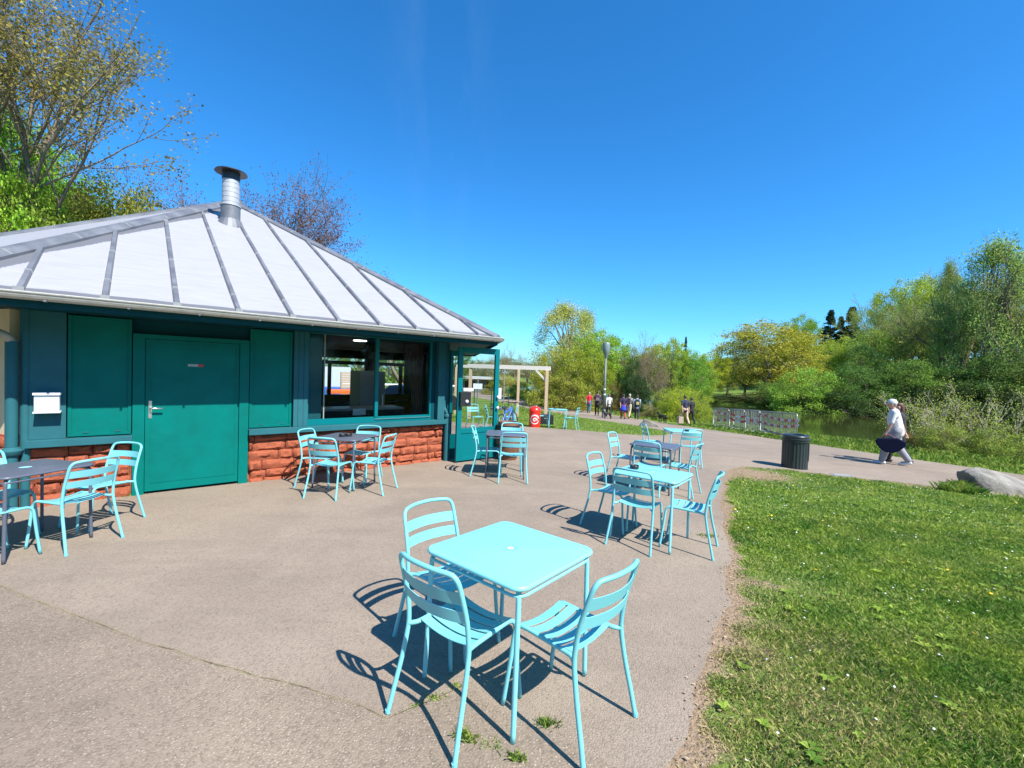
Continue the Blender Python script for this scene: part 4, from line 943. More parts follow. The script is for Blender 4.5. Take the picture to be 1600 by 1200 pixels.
# red domed bin with white swirl
rb = empty('red_bin', (.93, 17.0, gz(.93, 17)-.02), 0, 'red domed bin with a white swirl logo beside the distant table', 'bin')
MB().lathe([(.215, 0), (.22, .02), (.22, .62), (.235, .63), (.235, .66), (.21, .74), (.14, .81), (.05, .835), (0, .84)], 28).build('bin_body', M_red, rb, smooth='auto')
face = math.atan2(-17, -.93)
def on_cyl(u, z_, r_=.223): a = face+u/.22; return (r_*math.cos(a), r_*math.sin(a), z_)
def swirl(r0, r1, a0, a1, w, mat, nm, cz_=.33):
    b = MB(); n = 40
    for i in range(n+1):
        f = i/n; a = a0+(a1-a0)*f; r_ = r0+(r1-r0)*f; ww = w*(1-.5*f)
        for q in (r_-ww/2, r_+ww/2): b.v.append(on_cyl(math.cos(a)*q, cz_+math.sin(a)*q))
    for i in range(n): b.f.append((2*i, 2*i+1, 2*i+3, 2*i+2)); b.m.append(0)
    b.build(nm, mat, rb, fixn=False)
swirl(.165, .165, .3, 6.0, .055, M_white, 'logo_ring'); swirl(.09, .0, -.2, 8.0, .05, M_white, 'logo_swirl', .31)
MB().box((-.03, -.03, .70), (.03, .03, .71)).build('dome_vent', M_black, rb)
# steel crowd barriers with striped tape
def barrier(p, q, label):
    p = Vector(p); q = Vector(q); L = (q-p).length; a = math.atan2(q.y-p.y, q.x-p.x); z_ = min(gt(p.x, p.y), gt(q.x, q.y))
    o = empty('crowd_barrier', (p.x, p.y, gt(p.x, p.y)), a, label, 'barrier', 'steel crowd barriers by the pond'); o.rotation_euler[1] = -math.asin((gt(q.x, q.y)-gt(p.x, p.y))/L)
    MB().tube([(.02, 0, .18), (.02, 0, .98), (.05, 0, 1.06), (.12, 0, 1.1), (L-.12, 0, 1.1), (L-.05, 0, 1.06), (L-.02, 0, .98), (L-.02, 0, .18)], .021, 8, closed=True).build('frame', M_galv, o, smooth=True)
    n = int(L/.125); b = MB()
    for i in range(1, n): b.tube([(L*i/n, 0, .18), (L*i/n, 0, 1.1)], .009, 5)
    b.build('bars', M_galv, o)
    for x in (.35, L-.35): MB().tube([(x, -.3, .01), (x, -.25, .05), (x, 0, .18), (x, .25, .05), (x, .3, .01)], .016, 6).build('foot', M_galv, o)
BP = [G(1119, 663), G(1166, 670), G(1142, 667)]
b0 = at(1118, 24.5); b1 = at(1143, 22.9); b2 = at(1168, 21.8); b3 = at(1192, 20.6); b4 = at(1251, 17.3); b5 = at(1150, 25.3); b6 = at(1193, 22.6)
barrier(b0.xy.to_3d(), b1.xy.to_3d(), 'leftmost steel crowd barrier at the pond edge'); barrier(b1.xy.to_3d(), b2.xy.to_3d(), 'second steel crowd barrier from the left, wrapped in tape')
barrier(b2.xy.to_3d(), b3.xy.to_3d(), 'third steel crowd barrier from the left'); barrier(b3.xy.to_3d(), b4.xy.to_3d(), 'rightmost steel crowd barrier, nearest the litter bin'); barrier(b5.xy.to_3d(), b6.xy.to_3d(), 'steel crowd barrier standing behind the others near the water')
def tape(pts, label, sag=.12):
    b = MB(); tot = 0; 
    for (p, q) in zip(pts[:-1], pts[1:]):
        p = Vector(p); q = Vector(q); L = (q-p).length; n = max(2, int(L/.30))
        for i in range(n):
            def P_(f): r_ = p.lerp(q, f); r_.z -= sag*4*f*(1-f); return r_
            a, c_ = P_(i/n), P_((i+1)/n); b.add([a, c_, c_+Z*.10, a+Z*.10], [(0, 1, 2, 3)], (i+int(tot)) % 2)
        tot += n
    o = b.build('barrier_tape', [M_white, flat('tape_red', (.65, .04, .03), .5) if 'tape_red' not in bpy.data.materials else bpy.data.materials['tape_red']], fixn=False); tag(o, label, 'tape', 'red and white tape on the barriers')
def up_at(v, h, d=-.06): return (v.x, v.y+d, gt(v.x, v.y)+h)
tape([up_at(b0, .95), up_at(b1, .85), up_at(b2, .75), up_at(b3, .55), up_at(b4, .6)], 'upper red and white tape draped along the barriers')
tape([up_at(b0, .45), up_at(b1, .6), up_at(b2, .5), up_at(b3, .95), up_at(b4, .8)], 'lower red and white tape crossing the barriers'); tape([up_at(b3, .3), up_at(b4, .2)], 'lowest red and white tape on the right barrier')
# wooden barrel beside the glass door, bicycle, cabinet posts, signs beyond
o = empty('wooden_barrel', (-.05, 9.35, gz(-.05, 9.35)), 0, 'brown wooden barrel behind the open glass door', 'barrel')
MB().lathe([(.2, 0), (.25, .2), (.27, .4), (.25, .62), (.21, .8), (.18, .8), (.17, .77), (0, .77)], 22).build('barrel_body', flat('barrel_wood', (.16, .07, .035), .6, 0, .3), o, smooth='auto')
for z_ in (.12, .3, .52, .7): MB().lathe([(.255+.02*(1-abs(z_-.4)*2), z_), (.255+.02*(1-abs(z_-.4)*2), z_+.035)], 22).build('hoop', M_black, o)
bc = empty('bicycle', (-.10, 13.6, gz(-.1, 13.6)), R(68), 'dark bicycle with a blue frame parked behind the glass door', 'bicycle')
for x in (-.5, .5):
    MB().tube([(x+.33*math.cos(a), 0, .34+.33*math.sin(a)) for a in [2*math.pi*i/24 for i in range(24)]], .018, 6, closed=True).build('wheel', M_black, bc, smooth=True)
    b = MB()
    for i in range(10): a = math.pi*i/5; b.tube([(x, 0, .34), (x+.32*math.cos(a), 0, .34+.32*math.sin(a))], .002, 3)
    b.build('spokes', M_galv, bc)
b = MB()
for p, q in (((-.5, .34), (-.15, .32)), ((-.15, .32), (-.25, .80)), ((-.15, .32), (.33, .78)), ((-.22, .68), (.33, .82)), ((-.5, .34), (-.22, .66)), ((.5, .34), (.32, .88))): b.tube([(p[0], 0, p[1]), (q[0], 0, q[1])], .022, 7)
b.build('frame', M_bluep, bc); MB().tube([(.2, -.28, .98), (.3, -.2, 1.0), (.34, 0, .98), (.3, .2, 1.0), (.2, .28, .98)], .014, 6).build('handlebar', M_black, bc); MB().ell((-.27, 0, .86), (.13, .07, .035)).build('saddle', M_black, bc, smooth=True)
def postsign(x, y, h, label, board=None, mat=M_pole, r=.035):
    o = empty('signpost', (x, y, gt(x, y)), 0, label, 'sign post'); MB().tube([(0, 0, -.1), (0, 0, h)], r, 8).build('post', mat, o)
    if board: w_, z0, z1 = board; MB().box((-w_/2, -.06, z0), (w_/2, -.04, z1)).build('board', M_white, o)
    MB().lathe([(r*1.4, h), (r*1.2, h+.03), (0, h+.05)], 8).build('cap', mat, o)
p = at(779, 24); postsign(p.x, p.y, 1.75, 'post with a white notice board right of the glass door', (.38, .95, 1.55))
p = at(788, 26); postsign(p.x, p.y, 2.9, 'slim grey post beyond the pergola', None, M_galv, .03)
p = at(747, 24); postsign(p.x, p.y, 1.9, 'post with a wide white board seen through the glass door', (.5, 1.45, 1.75))
p = at(851, 46); o = empty('dark_bin', (p.x-1, p.y, gt(p.x-1, p.y)), 0, 'small dark bin at the far edge of the distant path', 'bin'); MB().lathe([(.25, 0), (.28, .9), (.3, .92), (.3, 1.05), (.2, 1.12), (0, 1.12)], 14).build('bin_body', M_black, o); MB().box((-.12, -.31, .8), (.12, -.28, .9)).build('slot', M_pole, o)
# low grey building and mesh fence far behind the pergola
p = at(795, 60); o = empty('park_building', (p.x-5, p.y, gt(p.x, p.y)), .1, 'long low grey park building far behind the pergola', 'building')
MB().box((-9, 0, 0), (4.2, 5, 1.9)).build('wall', flat('grey_block_wall', (.16, .16, .15), .8), o); MB().box((-9.5, -.8, 1.9), (4.8, 5.5, 2.2)).build('roof', flat('pale_flat_roof', (.5, .5, .48), .7), o)
for x in (-7, -4, -1, 2): MB().box((x, -.03, .7), (x+1.4, .02, 1.6)).build('window', M_inner, o)
for i in range(9):
    p = Vector((-9+i*1.1, 27+.2*i, 0)); 
    if i == 0:
        fe = empty('mesh_fence', (-9, 27, gt(-9, 27)), 0, 'dark green mesh fence behind the pavilion', 'fence'); b = MB()
    MB().box((i*1.1-.03, .2*i-.03, -.3), (i*1.1+.03, .2*i+.03, 1.6)).build('fence_post', flat('dark_green_metal', (.02, .07, .05), .5) if i == 0 else bpy.data.materials['dark_green_metal'], fe)
    if i < 8:
        for z_ in np.arange(.1, 1.6, .15): b.tube([(i*1.1, .2*i, z_), (i*1.1+1.1, .2*i+.2, z_)], .006, 3)
b.build('wires', bpy.data.materials['dark_green_metal'], fe)

# what is seen through the window: play area behind the pavilion
def pw(px_, Y): p = at(px_, Y); p.z = gt(p.x, p.y); return p
p = pw(524, 25); o = empty('blue_container', p, BA-.2, 'blue low container with grey wall behind, seen through the left pane', 'container')
MB().box((-1.0, -.4, 0), (.75, .4, 1.35)).build('container_body', M_bluep, o, bevel=.03); MB().box((-1.0, .5, 0), (.9, .6, 2.5)).build('backboard', flat('pale_board', (.5, .53, .55), .6), o)
p = pw(545, 22); o = empty('slatted_screen', p, BA-.25, 'orange timber slatted screen seen through the left pane', 'screen')
for i in range(16): MB().box((-.38, -.02, .2+i*.12), (.4, .02, .2+i*.12+.09)).build('slat', M_wood, o)
for x in (-.36, .36): MB().box((x-.03, .021, 0), (x+.03, .07, 2.1)).build('upright', M_wood, o)
p = pw(533, 20.5); o = empty('orange_ride', p, BA, 'low orange ride-on toy seen through the left pane', 'toy'); MB().box((-.6, -.25, .42), (.5, .25, .62)).build('body', M_orange, o, bevel=.06)
for x in (-.4, .35): MB().lathe([(.18, -.05), (.2, 0), (.18, .05)], 14).build('wheel', M_black, o).rotation_euler = (R(90), 0, 0)
for w_ in o.children:
    if w_.name.startswith('wheel'): w_.location = (-.4 if w_.name == 'wheel' or w_.name.endswith('2') else .35, -.28, .22)
o.location.z += .6
p = pw(628, 24); o = empty('white_railing', p, BA-.3, 'white tubular rail fence behind the cafe window', 'railing')
for z_ in (1.55,): MB().tube([(-3, 0, z_), (3, 0, z_)], .06, 8).build('rail', M_white, o)
for x in (-1.7, -.3, 1.25, 2.6): MB().tube([(x, 0, 0), (x, 0, 1.55)], .06, 8).build('post', M_white, o)
p = pw(656, 19.6); o = empty('inflatable_castle', p, BA, 'red and yellow play tower seen through the right pane', 'play tower')
MB().box((-.6, -.4, 0), (.55, .4, 1.25)).build('tower_body', M_red, o, bevel=.08); MB().prism([(-.35, -.42, 1.3), (.25, -.42, 1.3), (-.05, -.42, .6)], (0, -.06, 0)).build('emblem', M_yellow, o); MB().box((-.3, -.5, .1), (.65, -.41, .55)).build('ramp', M_orange, o, bevel=.03)
p = pw(612, 22); o = empty('play_animal', p, BA, 'small red and white rocking figure seen through the right pane', 'toy'); MB().ell((0, 0, .75), (.16, .14, .5)).build('body', M_red, o, smooth=True); MB().ell((-.1, 0, 1.25), (.12, .1, .14)).build('head', M_white, o, smooth=True)
p = pw(590, 22); o = empty('yellow_toy', p, BA, 'small yellow spring toy seen behind the mullion', 'toy'); MB().ell((0, 0, .85), (.3, .14, .12)).build('seat', M_yellow, o, smooth=True); MB().tube([(0, 0, 0), (0, 0, .8)], .06, 8).build('spring', M_black, o)
# parked dark car behind the building
p = pw(645, 17.5); car = empty('parked_car', p, BA+.35, 'dark parked car seen through the right window pane', 'car')
car.location.z += .12
prof = [(-1.9, .3), (-1.95, .62), (-1.8, .82), (-1.1, .9), (-.45, 1.32), (.55, 1.36), (1.25, .98), (1.8, .9), (1.95, .6), (1.9, .3)]
M_car = flat('dark_car_paint', (.018, .02, .024), .25)
MB().prism([(x, -.82, z_) for x, z_ in prof], (0, 1.64, 0)).build('body', M_car, car, bevel=.04)
for s in (-1, 1):
    y_ = s*.824
    for pl in ([(-.9, .93), (-.4, 1.25), (.02, 1.28), (.02, .93)], [(.08, .93), (.08, 1.28), (.5, 1.28), (1.05, .95)]):
        m = MB().prism([(x, y_, z_) for x, z_ in pl], (0, s*.008, 0)); m.build('side_window', glass('car_glass', (.3, .35, .35), .3) if 'car_glass' not in bpy.data.materials else bpy.data.materials['car_glass'], car)
    for x in (-1.25, 1.25):
        w_ = MB().lathe([(.0, -.1), (.30, -.1), (.32, -.06), (.32, .06), (.3, .1), (0, .1)], 20).build('wheel', M_black, car, smooth='auto'); w_.location = (x, s*.76, .32); w_.rotation_euler = (R(90), 0, 0)

# ------------------------------------------------------------------ people and dogs
def capsules(name, chains, voxel, mat, parent, extra=None, smooth=4):
    b = MB()
    for ch in chains:
        for i, (p, r) in enumerate(ch):
            b.ell(p, (r, r, r), 12, 8)
            if i < len(ch)-1:
                q, r2 = ch[i+1]; p_ = Vector(p); q_ = Vector(q)
                if (q_-p_).length > 1e-4: b.tube([p_, q_], [r, r2], 12)
    for c_, r_, T in (extra or []): b.ell(c_, r_, 16, 12, T=T)
    me = b.mesh(name+'_base', mat, fixn=False); o = bpy.data.objects.new(name, me); col.objects.link(o)
    md = o.modifiers.new('r', 'REMESH'); md.mode = 'VOXEL'; md.voxel_size = voxel
    if smooth: m2 = o.modifiers.new('s', 'SMOOTH'); m2.iterations = smooth; m2.factor = .5
    dg = bpy.context.evaluated_depsgraph_get(); ev = o.evaluated_get(dg); m3 = bpy.data.meshes.new_from_object(ev)
    o.modifiers.clear(); o.data = m3; m3.name = name; bpy.data.meshes.remove(me); m3.shade_smooth()
    if not m3.materials: m3.materials.append(mat)
    if parent: o.parent = parent
    return o
M_skin = flat('skin', (.52, .30, .21), .55, 0, .06)
def lerp3(a, b_, f): return tuple(a[i]+(b_[i]-a[i])*f for i in range(3))
def person(x, y, face, hgt, label, shirt, pants, hair=(.05, .03, .02), stride=.28, swing=.2, shorts=False, sleeve=.45, skirt=None, cap=None, pack=None, shoes=(.03, .03, .03), vox=.016, longhair=False, z=None, lean=.04, phase=1, arms=None, bulk=1.):
    root = empty('person', (x, y, (gz(x, y) if z is None else z)), R(face-90), label, 'person'); s = hgt/1.75; root.scale = (s, s, s)
    # local: +y forward, x right
    hip = (0, 0, .93); chest = (0, lean, 1.30); neck = (0, lean*1.3, 1.47); head = (0, lean*1.6+.02, 1.63)
    legs = []
    for sx, ph in ((-1, phase), (1, -phase)):
        fy = stride*ph; h_ = (sx*.09, 0, .90); 
        if ph > 0: kn = (sx*.095, fy*.62+.03, .50); an = (sx*.09, fy, .085)
        else: kn = (sx*.095, fy*.38+.05, .49); an = (sx*.09, fy, .13)
        legs.append((h_, kn, an, ph, sx))
    skin = []; ch = []
    ch.append([(hip, .115), ((0, lean*.4, 1.08), .10), (chest, .108), ((0, lean, 1.38), .085), (neck, .055), ((0, lean*1.5, 1.54), .055)])
    ch.append([((-.06, 0, .93), .10), ((.06, 0, .93), .10)]); ch.append([((-.09, lean, 1.32), .085), ((.09, lean, 1.32), .085)])
    for h_, kn, an, ph, sx in legs:
        ch.append([(h_, .088), (lerp3(h_, kn, .5), .072), (kn, .052), (lerp3(kn, an, .35), .055), (an, .035)])
        dz_ = .0 if ph > 0 else -.03
        ch.append([((an[0], an[1]-.04, an[2]-.045), .035), ((an[0], an[1]+.10, max(.03, an[2]-.055+dz_)), .034), ((an[0], an[1]+.16, max(.022, an[2]-.06+dz_*1.5)), .025)])
    arm = []
    for sx, ph in ((-1, -phase), (1, phase)):
        sh = (sx*.19, lean, 1.40); a_ = swing*ph
        if arms and arms.get(sx): el, wr = arms[sx]
        else: el = (sx*.235, lean+a_*.45-.01, 1.13); wr = (sx*.235, lean+a_*1.1+.06, .90)
        arm.append((sh, el, wr, sx)); ch.append([((sx*.12, lean, 1.40), .06), (sh, .058), (lerp3(sh, el, .5), .045), (el, .036), (lerp3(el, wr, .4), .035), (wr, .025)])
        d = (Vector(wr)-Vector(el)).normalized(); W0 = Vector(wr); pc = W0+d*.05
        ch.append([(tuple(W0), .024), (tuple(pc), .03), (tuple(W0+d*.085), .028)])
        for k, (oy, L) in enumerate(((-.027, .06), (-.009, .072), (.009, .068), (.026, .052))):
            b0_ = W0+d*.09+Vector((0, oy, 0)); m1 = b0_+d*L*.5+Vector((-sx*.006, 0, 0)); e1 = m1+d*L*.45+Vector((-sx*.016, 0, 0)); ch.append([(tuple(b0_), .0105), (tuple(m1), .0095), (tuple(e1), .0085)])
        tb = W0+d*.03+Vector((0, .03, 0)); ch.append([(tuple(tb), .012), (tuple(tb+d*.03+Vector((0, .018, 0))), .011), (tuple(tb+d*.055+Vector((0, .02, 0))), .009)])
    hx, hy, hz = head
    extra = [(head, (.076, .095, .115), None), ((hx, hy+.03, hz-.055), (.055, .06, .055), None)]
    ch.append([((hx, hy+.085, hz+.01), .012), ((hx, hy+.107, hz-.022), .016)])          # nose
    for sx in (-1, 1): extra.append(((sx*.078, hy-.005, hz-.01), (.014, .024, .034), None))
    ch.append([((-.022, hy+.088, hz-.058), .009), ((.022, hy+.088, hz-.058), .009)])     # lips
    body = capsules('body', ch, vox*.6, M_skin, root, extra, 2)
    for sx in (-1, 1): MB().ell((sx*.03, hy+.083, hz+.015), (.011, .008, .008)).build('eye', M_black, body)
    ms = flat('shirt_cloth', shirt, .85, 0, .12, 30); mp_ = flat('trouser_cloth', pants, .85, 0, .12, 30)
    sc = [[((0, 0, .87), .142*bulk), ((0, lean*.3, 1.02), .135*bulk), ((0, lean*.8, 1.2), .138*bulk), ((0, lean, 1.33), .14), ((0, lean, 1.40), .115)], [((-.05, 0, .90), .125), ((.05, 0, .90), .125)], [((-.1, lean, 1.33), .112), ((.1, lean, 1.33), .112)]]
    for sh, el, wr, sx in arm:
        e = lerp3(sh, el, min(1, sleeve*1.9)) if sleeve < .52 else el
        c = [((sx*.13, lean, 1.40), .064), (sh, .062), (e, .052 if sleeve < .52 else .045)]
        if sleeve > .9: c.append((wr, .036))
        sc.append(c)
    capsules('shirt', sc, vox, ms, root, None, 3)
    pc_ = [[((-.05, 0, .93), .135), ((.05, 0, .93), .135)]]
    for h_, kn, an, ph, sx in legs:
        if shorts: pc_.append([(h_, .10), (lerp3(h_, kn, .9), .085)])
        else: pc_.append([(h_, .10*bulk), (lerp3(h_, kn, .5), .088*bulk), (kn, .070*bulk**2), (lerp3(kn, an, .4), .068*bulk**2), ((an[0], an[1], an[2]+.03), .055*bulk**2)])
    capsules('trousers', pc_, vox, mp_, root, None, 3)
    if skirt:
        MB().lathe([(.14, 1.0), (.17, .9), (.22, .7), (.24, .58), (.225, .585), (.16, .8), (.13, .99)], 20).build('skirt', flat('skirt_cloth', skirt, .85), root, smooth=True)
    for h_, kn, an, ph, sx in legs:
        dz_ = .0 if ph > 0 else -.03
        capsules('shoe', [[((an[0], an[1]-.045, an[2]-.04), .043), ((an[0], an[1]+.05, max(.042, an[2]-.045+dz_)), .042), ((an[0], an[1]+.165, max(.035, an[2]-.055+dz_*1.5)), .034)]], vox*.7, flat('shoe_'+('light' if shoes[0] > .3 else 'dark'), shoes, .6), root, None, 2)
    if cap:
        b = MB()
        for i in range(9):
            th = math.pi*.54*i/8
            for j in range(20): a = 2*math.pi*j/20; b.v.append((hx+.089*math.sin(th)*math.cos(a), hy-.012+.108*math.sin(th)*math.sin(a), hz+.025+.108*math.cos(th)))
        for i in range(8):
            for j in range(20): b.f.append((i*20+j, i*20+(j+1) % 20, (i+1)*20+(j+1) % 20, (i+1)*20+j)); b.m.append(0)
        b.prism([(hx+.07, hy+.05, hz+.02), (hx+.05, hy+.16, hz+.005), (hx-.05, hy+.16, hz+.005), (hx-.07, hy+.05, hz+.02)], (0, 0, .008)); b.build('cap', flat('cap_cloth', cap, .8), root, smooth='auto')
    hc = [[((hx, hy-.045, hz+.03), .075), ((hx, hy-.05, hz-.03), .062)]]
    if longhair: hc.append([((hx, hy-.06, hz), .07), ((hx, hy-.085, hz-.12), .06), ((hx, hy-.10, hz-.28), .045)])
    capsules('hair', hc, vox*.7, flat('hair', hair, .6, 0, .2, 60), root, [((hx, hy-.012, hz+.045), (.084, .096, .082), None)], 2)
    if pack:
        p_ = MB().box((-.14, lean-.32, 1.02), (.14, lean-.13, 1.46)).build('backpack', flat('backpack_cloth', pack[0], .8), root, bevel=.05)
        if len(pack) > 1: MB().box((-.10, lean-.345, 1.08), (.10, lean-.318, 1.28)).build('pocket', flat('pocket_cloth', pack[1], .8), p_, bevel=.012)
        for sx in (-1, 1): MB().tube(crom([(sx*.09, lean-.14, 1.44), (sx*.11, lean, 1.50), (sx*.115, lean+.13, 1.40), (sx*.12, lean+.12, 1.2), (sx*.13, lean-.1, 1.08)], 4), .016, 6).build('strap', p_.data.materials[0], p_, smooth=True)
    return root
# the walker on the right
wx, wy = 10.35, 11.72
person(wx, wy, 143, 1.76, 'person in white t-shirt and white cap walking left on the path, carrying a navy bag', (.60, .59, .58), (.27, .28, .30), hair=(.3, .28, .24), stride=.27, swing=.12, cap=(.55, .57, .56), shoes=(.7, .7, .68), vox=.012, sleeve=.48, lean=.07, arms={-1: ((-.25, .13, 1.12), (-.23, .22, .87)), 1: ((.25, -.10, 1.12), (.25, -.19, .87))}, bulk=1.17)
# bag in the near hand
bag = empty('shopping_bag', (wx-.25, wy-.14, gz(wx, wy)), R(-37), 'navy fabric bag hanging from the hand of the walker in white', 'bag')
b = MB(); b.prism([(x_, -.08, z_) for x_, z_ in ((-.33, .62), (-.27, .71), (.12, .75), (.30, .66), (.29, .56), (.17, .42), (.06, .355), (-.12, .36), (-.24, .45))], (0, .17, 0)); b.build('bag_body', M_navy, bag, bevel=.03)
for s in (-.02, .02): MB().tube(crom([(-.16, s, .70), (-.10, s, .80), (-.02, s, .81), (.08, s, .73)], 5), .010, 6).build('handle', flat('brown_strap', (.25, .09, .06), .7), bag, smooth=True)
person(wx+.47, wy+.40, 143, 1.68, 'person in dark jacket with long brown hair walking half hidden behind the one in white', (.03, .03, .035), (.02, .02, .025), hair=(.10, .04, .03), stride=.22, swing=.12, sleeve=1., longhair=True, phase=-1, vox=.016)
# pair with a bag
def gp(px_, Y): p = at(px_, Y); return p.x, p.y, gt(p.x, p.y)
x, y, z = gp(1073, 25.2); person(x, y, 100, 1.74, 'person in dark navy t-shirt and beige shorts walking on the path near the rock', (.025, .03, .06), (.55, .40, .26), shorts=False, stride=.3, z=z, vox=.02)
x, y, z = gp(1083, 26.2); person(x, y, 100, 1.66, 'person dressed in black just behind the one in beige trousers', (.02, .02, .025), (.02, .02, .02), stride=.3, z=z, vox=.02)
x, y, z = gp(1066, 24.9); o = empty('grocery_bag', (x, y, z+.12), .3, 'brown paper shopping bag carried beside the beige trousers', 'bag'); MB().box((-.16, -.09, 0), (.16, .09, .38)).build('bag_body', flat('kraft_paper', (.35, .27, .2), .8), o, bevel=.01)
MB().tube(crom([(-.07, 0, .37), (-.05, 0, .48), (.05, 0, .48), (.07, 0, .37)], 4), .008, 5).build('handle', M_wood, o)
x, y, z = gp(922, 35.4); person(x, y, 75, 1.68, 'person in red t-shirt and blue jeans, leftmost on the path', (.62, .02, .04), (.05, .16, .32), stride=.15, z=z, vox=.022, hair=(.4, .3, .22))
x, y, z = gp(935, 32.6); person(x, y, 80, 1.86, 'person in patterned dark shirt with black backpack beside the one in red', (.12, .06, .08), (.015, .015, .015), stride=.12, z=z, vox=.022, pack=((.06, .04, .055), (.22, .16, .19)))
x, y, z = gp(953.5, 31.5); person(x, y, 95, 1.66, 'person in white shirt and dark trousers partly behind the lamp post', (.6, .58, .52), (.03, .03, .035), stride=.22, z=z, vox=.022, sleeve=1., hair=(.15, .1, .06))
x, y, z = gp(976, 29.2); person(x, y, 90, 1.66, 'person in navy top, blue skirt and red leggings walking away', (.03, .02, .06), (.42, .06, .07), stride=.18, z=z, vox=.022, skirt=(.02, .05, .42))
x, y, z = gp(985, 31.2); person(x, y, 60, 1.74, 'grey-haired person in beige trousers with dark backpack in the middle of the second group', (.33, .28, .27), (.50, .40, .28), stride=.32, z=z, vox=.022, pack=((.05, .05, .06),), hair=(.4, .38, .36))
x, y, z = gp(997.5, 29.8); person(x, y, 80, 1.66, 'person in pale blue jacket with dark and yellow backpack, rightmost of the group', (.35, .46, .52), (.03, .035, .05), stride=.15, z=z, vox=.022, sleeve=1., pack=((.03, .035, .05), (.45, .4, .12)))
def dog(x, y, z, face, label, s=1.):
    root = empty('dog', (x, y, z), R(face), label, 'dog', 'black dogs on the path'); root.scale = (s, s, s)
    ch = [[((-.22, 0, .42), .09), ((0, 0, .40), .085), ((.2, 0, .41), .115), ((.30, 0, .50), .075), ((.38, 0, .60), .075)], [((.38, 0, .60), .07), ((.47, 0, .58), .045), ((.53, 0, .565), .032)], [((-.28, 0, .46), .03), ((-.38, 0, .53), .02), ((-.46, 0, .60), .012)]]
    for sy in (-.07, .07):
        ch.append([((.2, sy, .36), .055), ((.21, sy, .2), .03), ((.2, sy, .1), .024), ((.21, sy, .02), .026), ((.25, sy, .018), .022)])
        ch.append([((-.22, sy, .36), .07), ((-.16, sy, .25), .045), ((-.27, sy, .15), .026), ((-.25, sy, .02), .024), ((-.21, sy, .018), .022)])
        ch.append([((.36, sy*.7, .66), .025), ((.345, sy*.9, .72), .012)])
    capsules('body', ch, .014, flat('black_fur', (.015, .014, .013), .7), root, None, 2)
    MB().ell((.55, 0, .57), (.015, .018, .014)).build('nose', M_black, root)
x, y, z = gp(952, 28.2); dog(x, y, z, 185, 'small black dog right beside the lamp post', .85)
x, y, z = gp(1038, 27.0); dog(x, y, z, 110, 'black dog on the verge left of the barriers', 1.0)

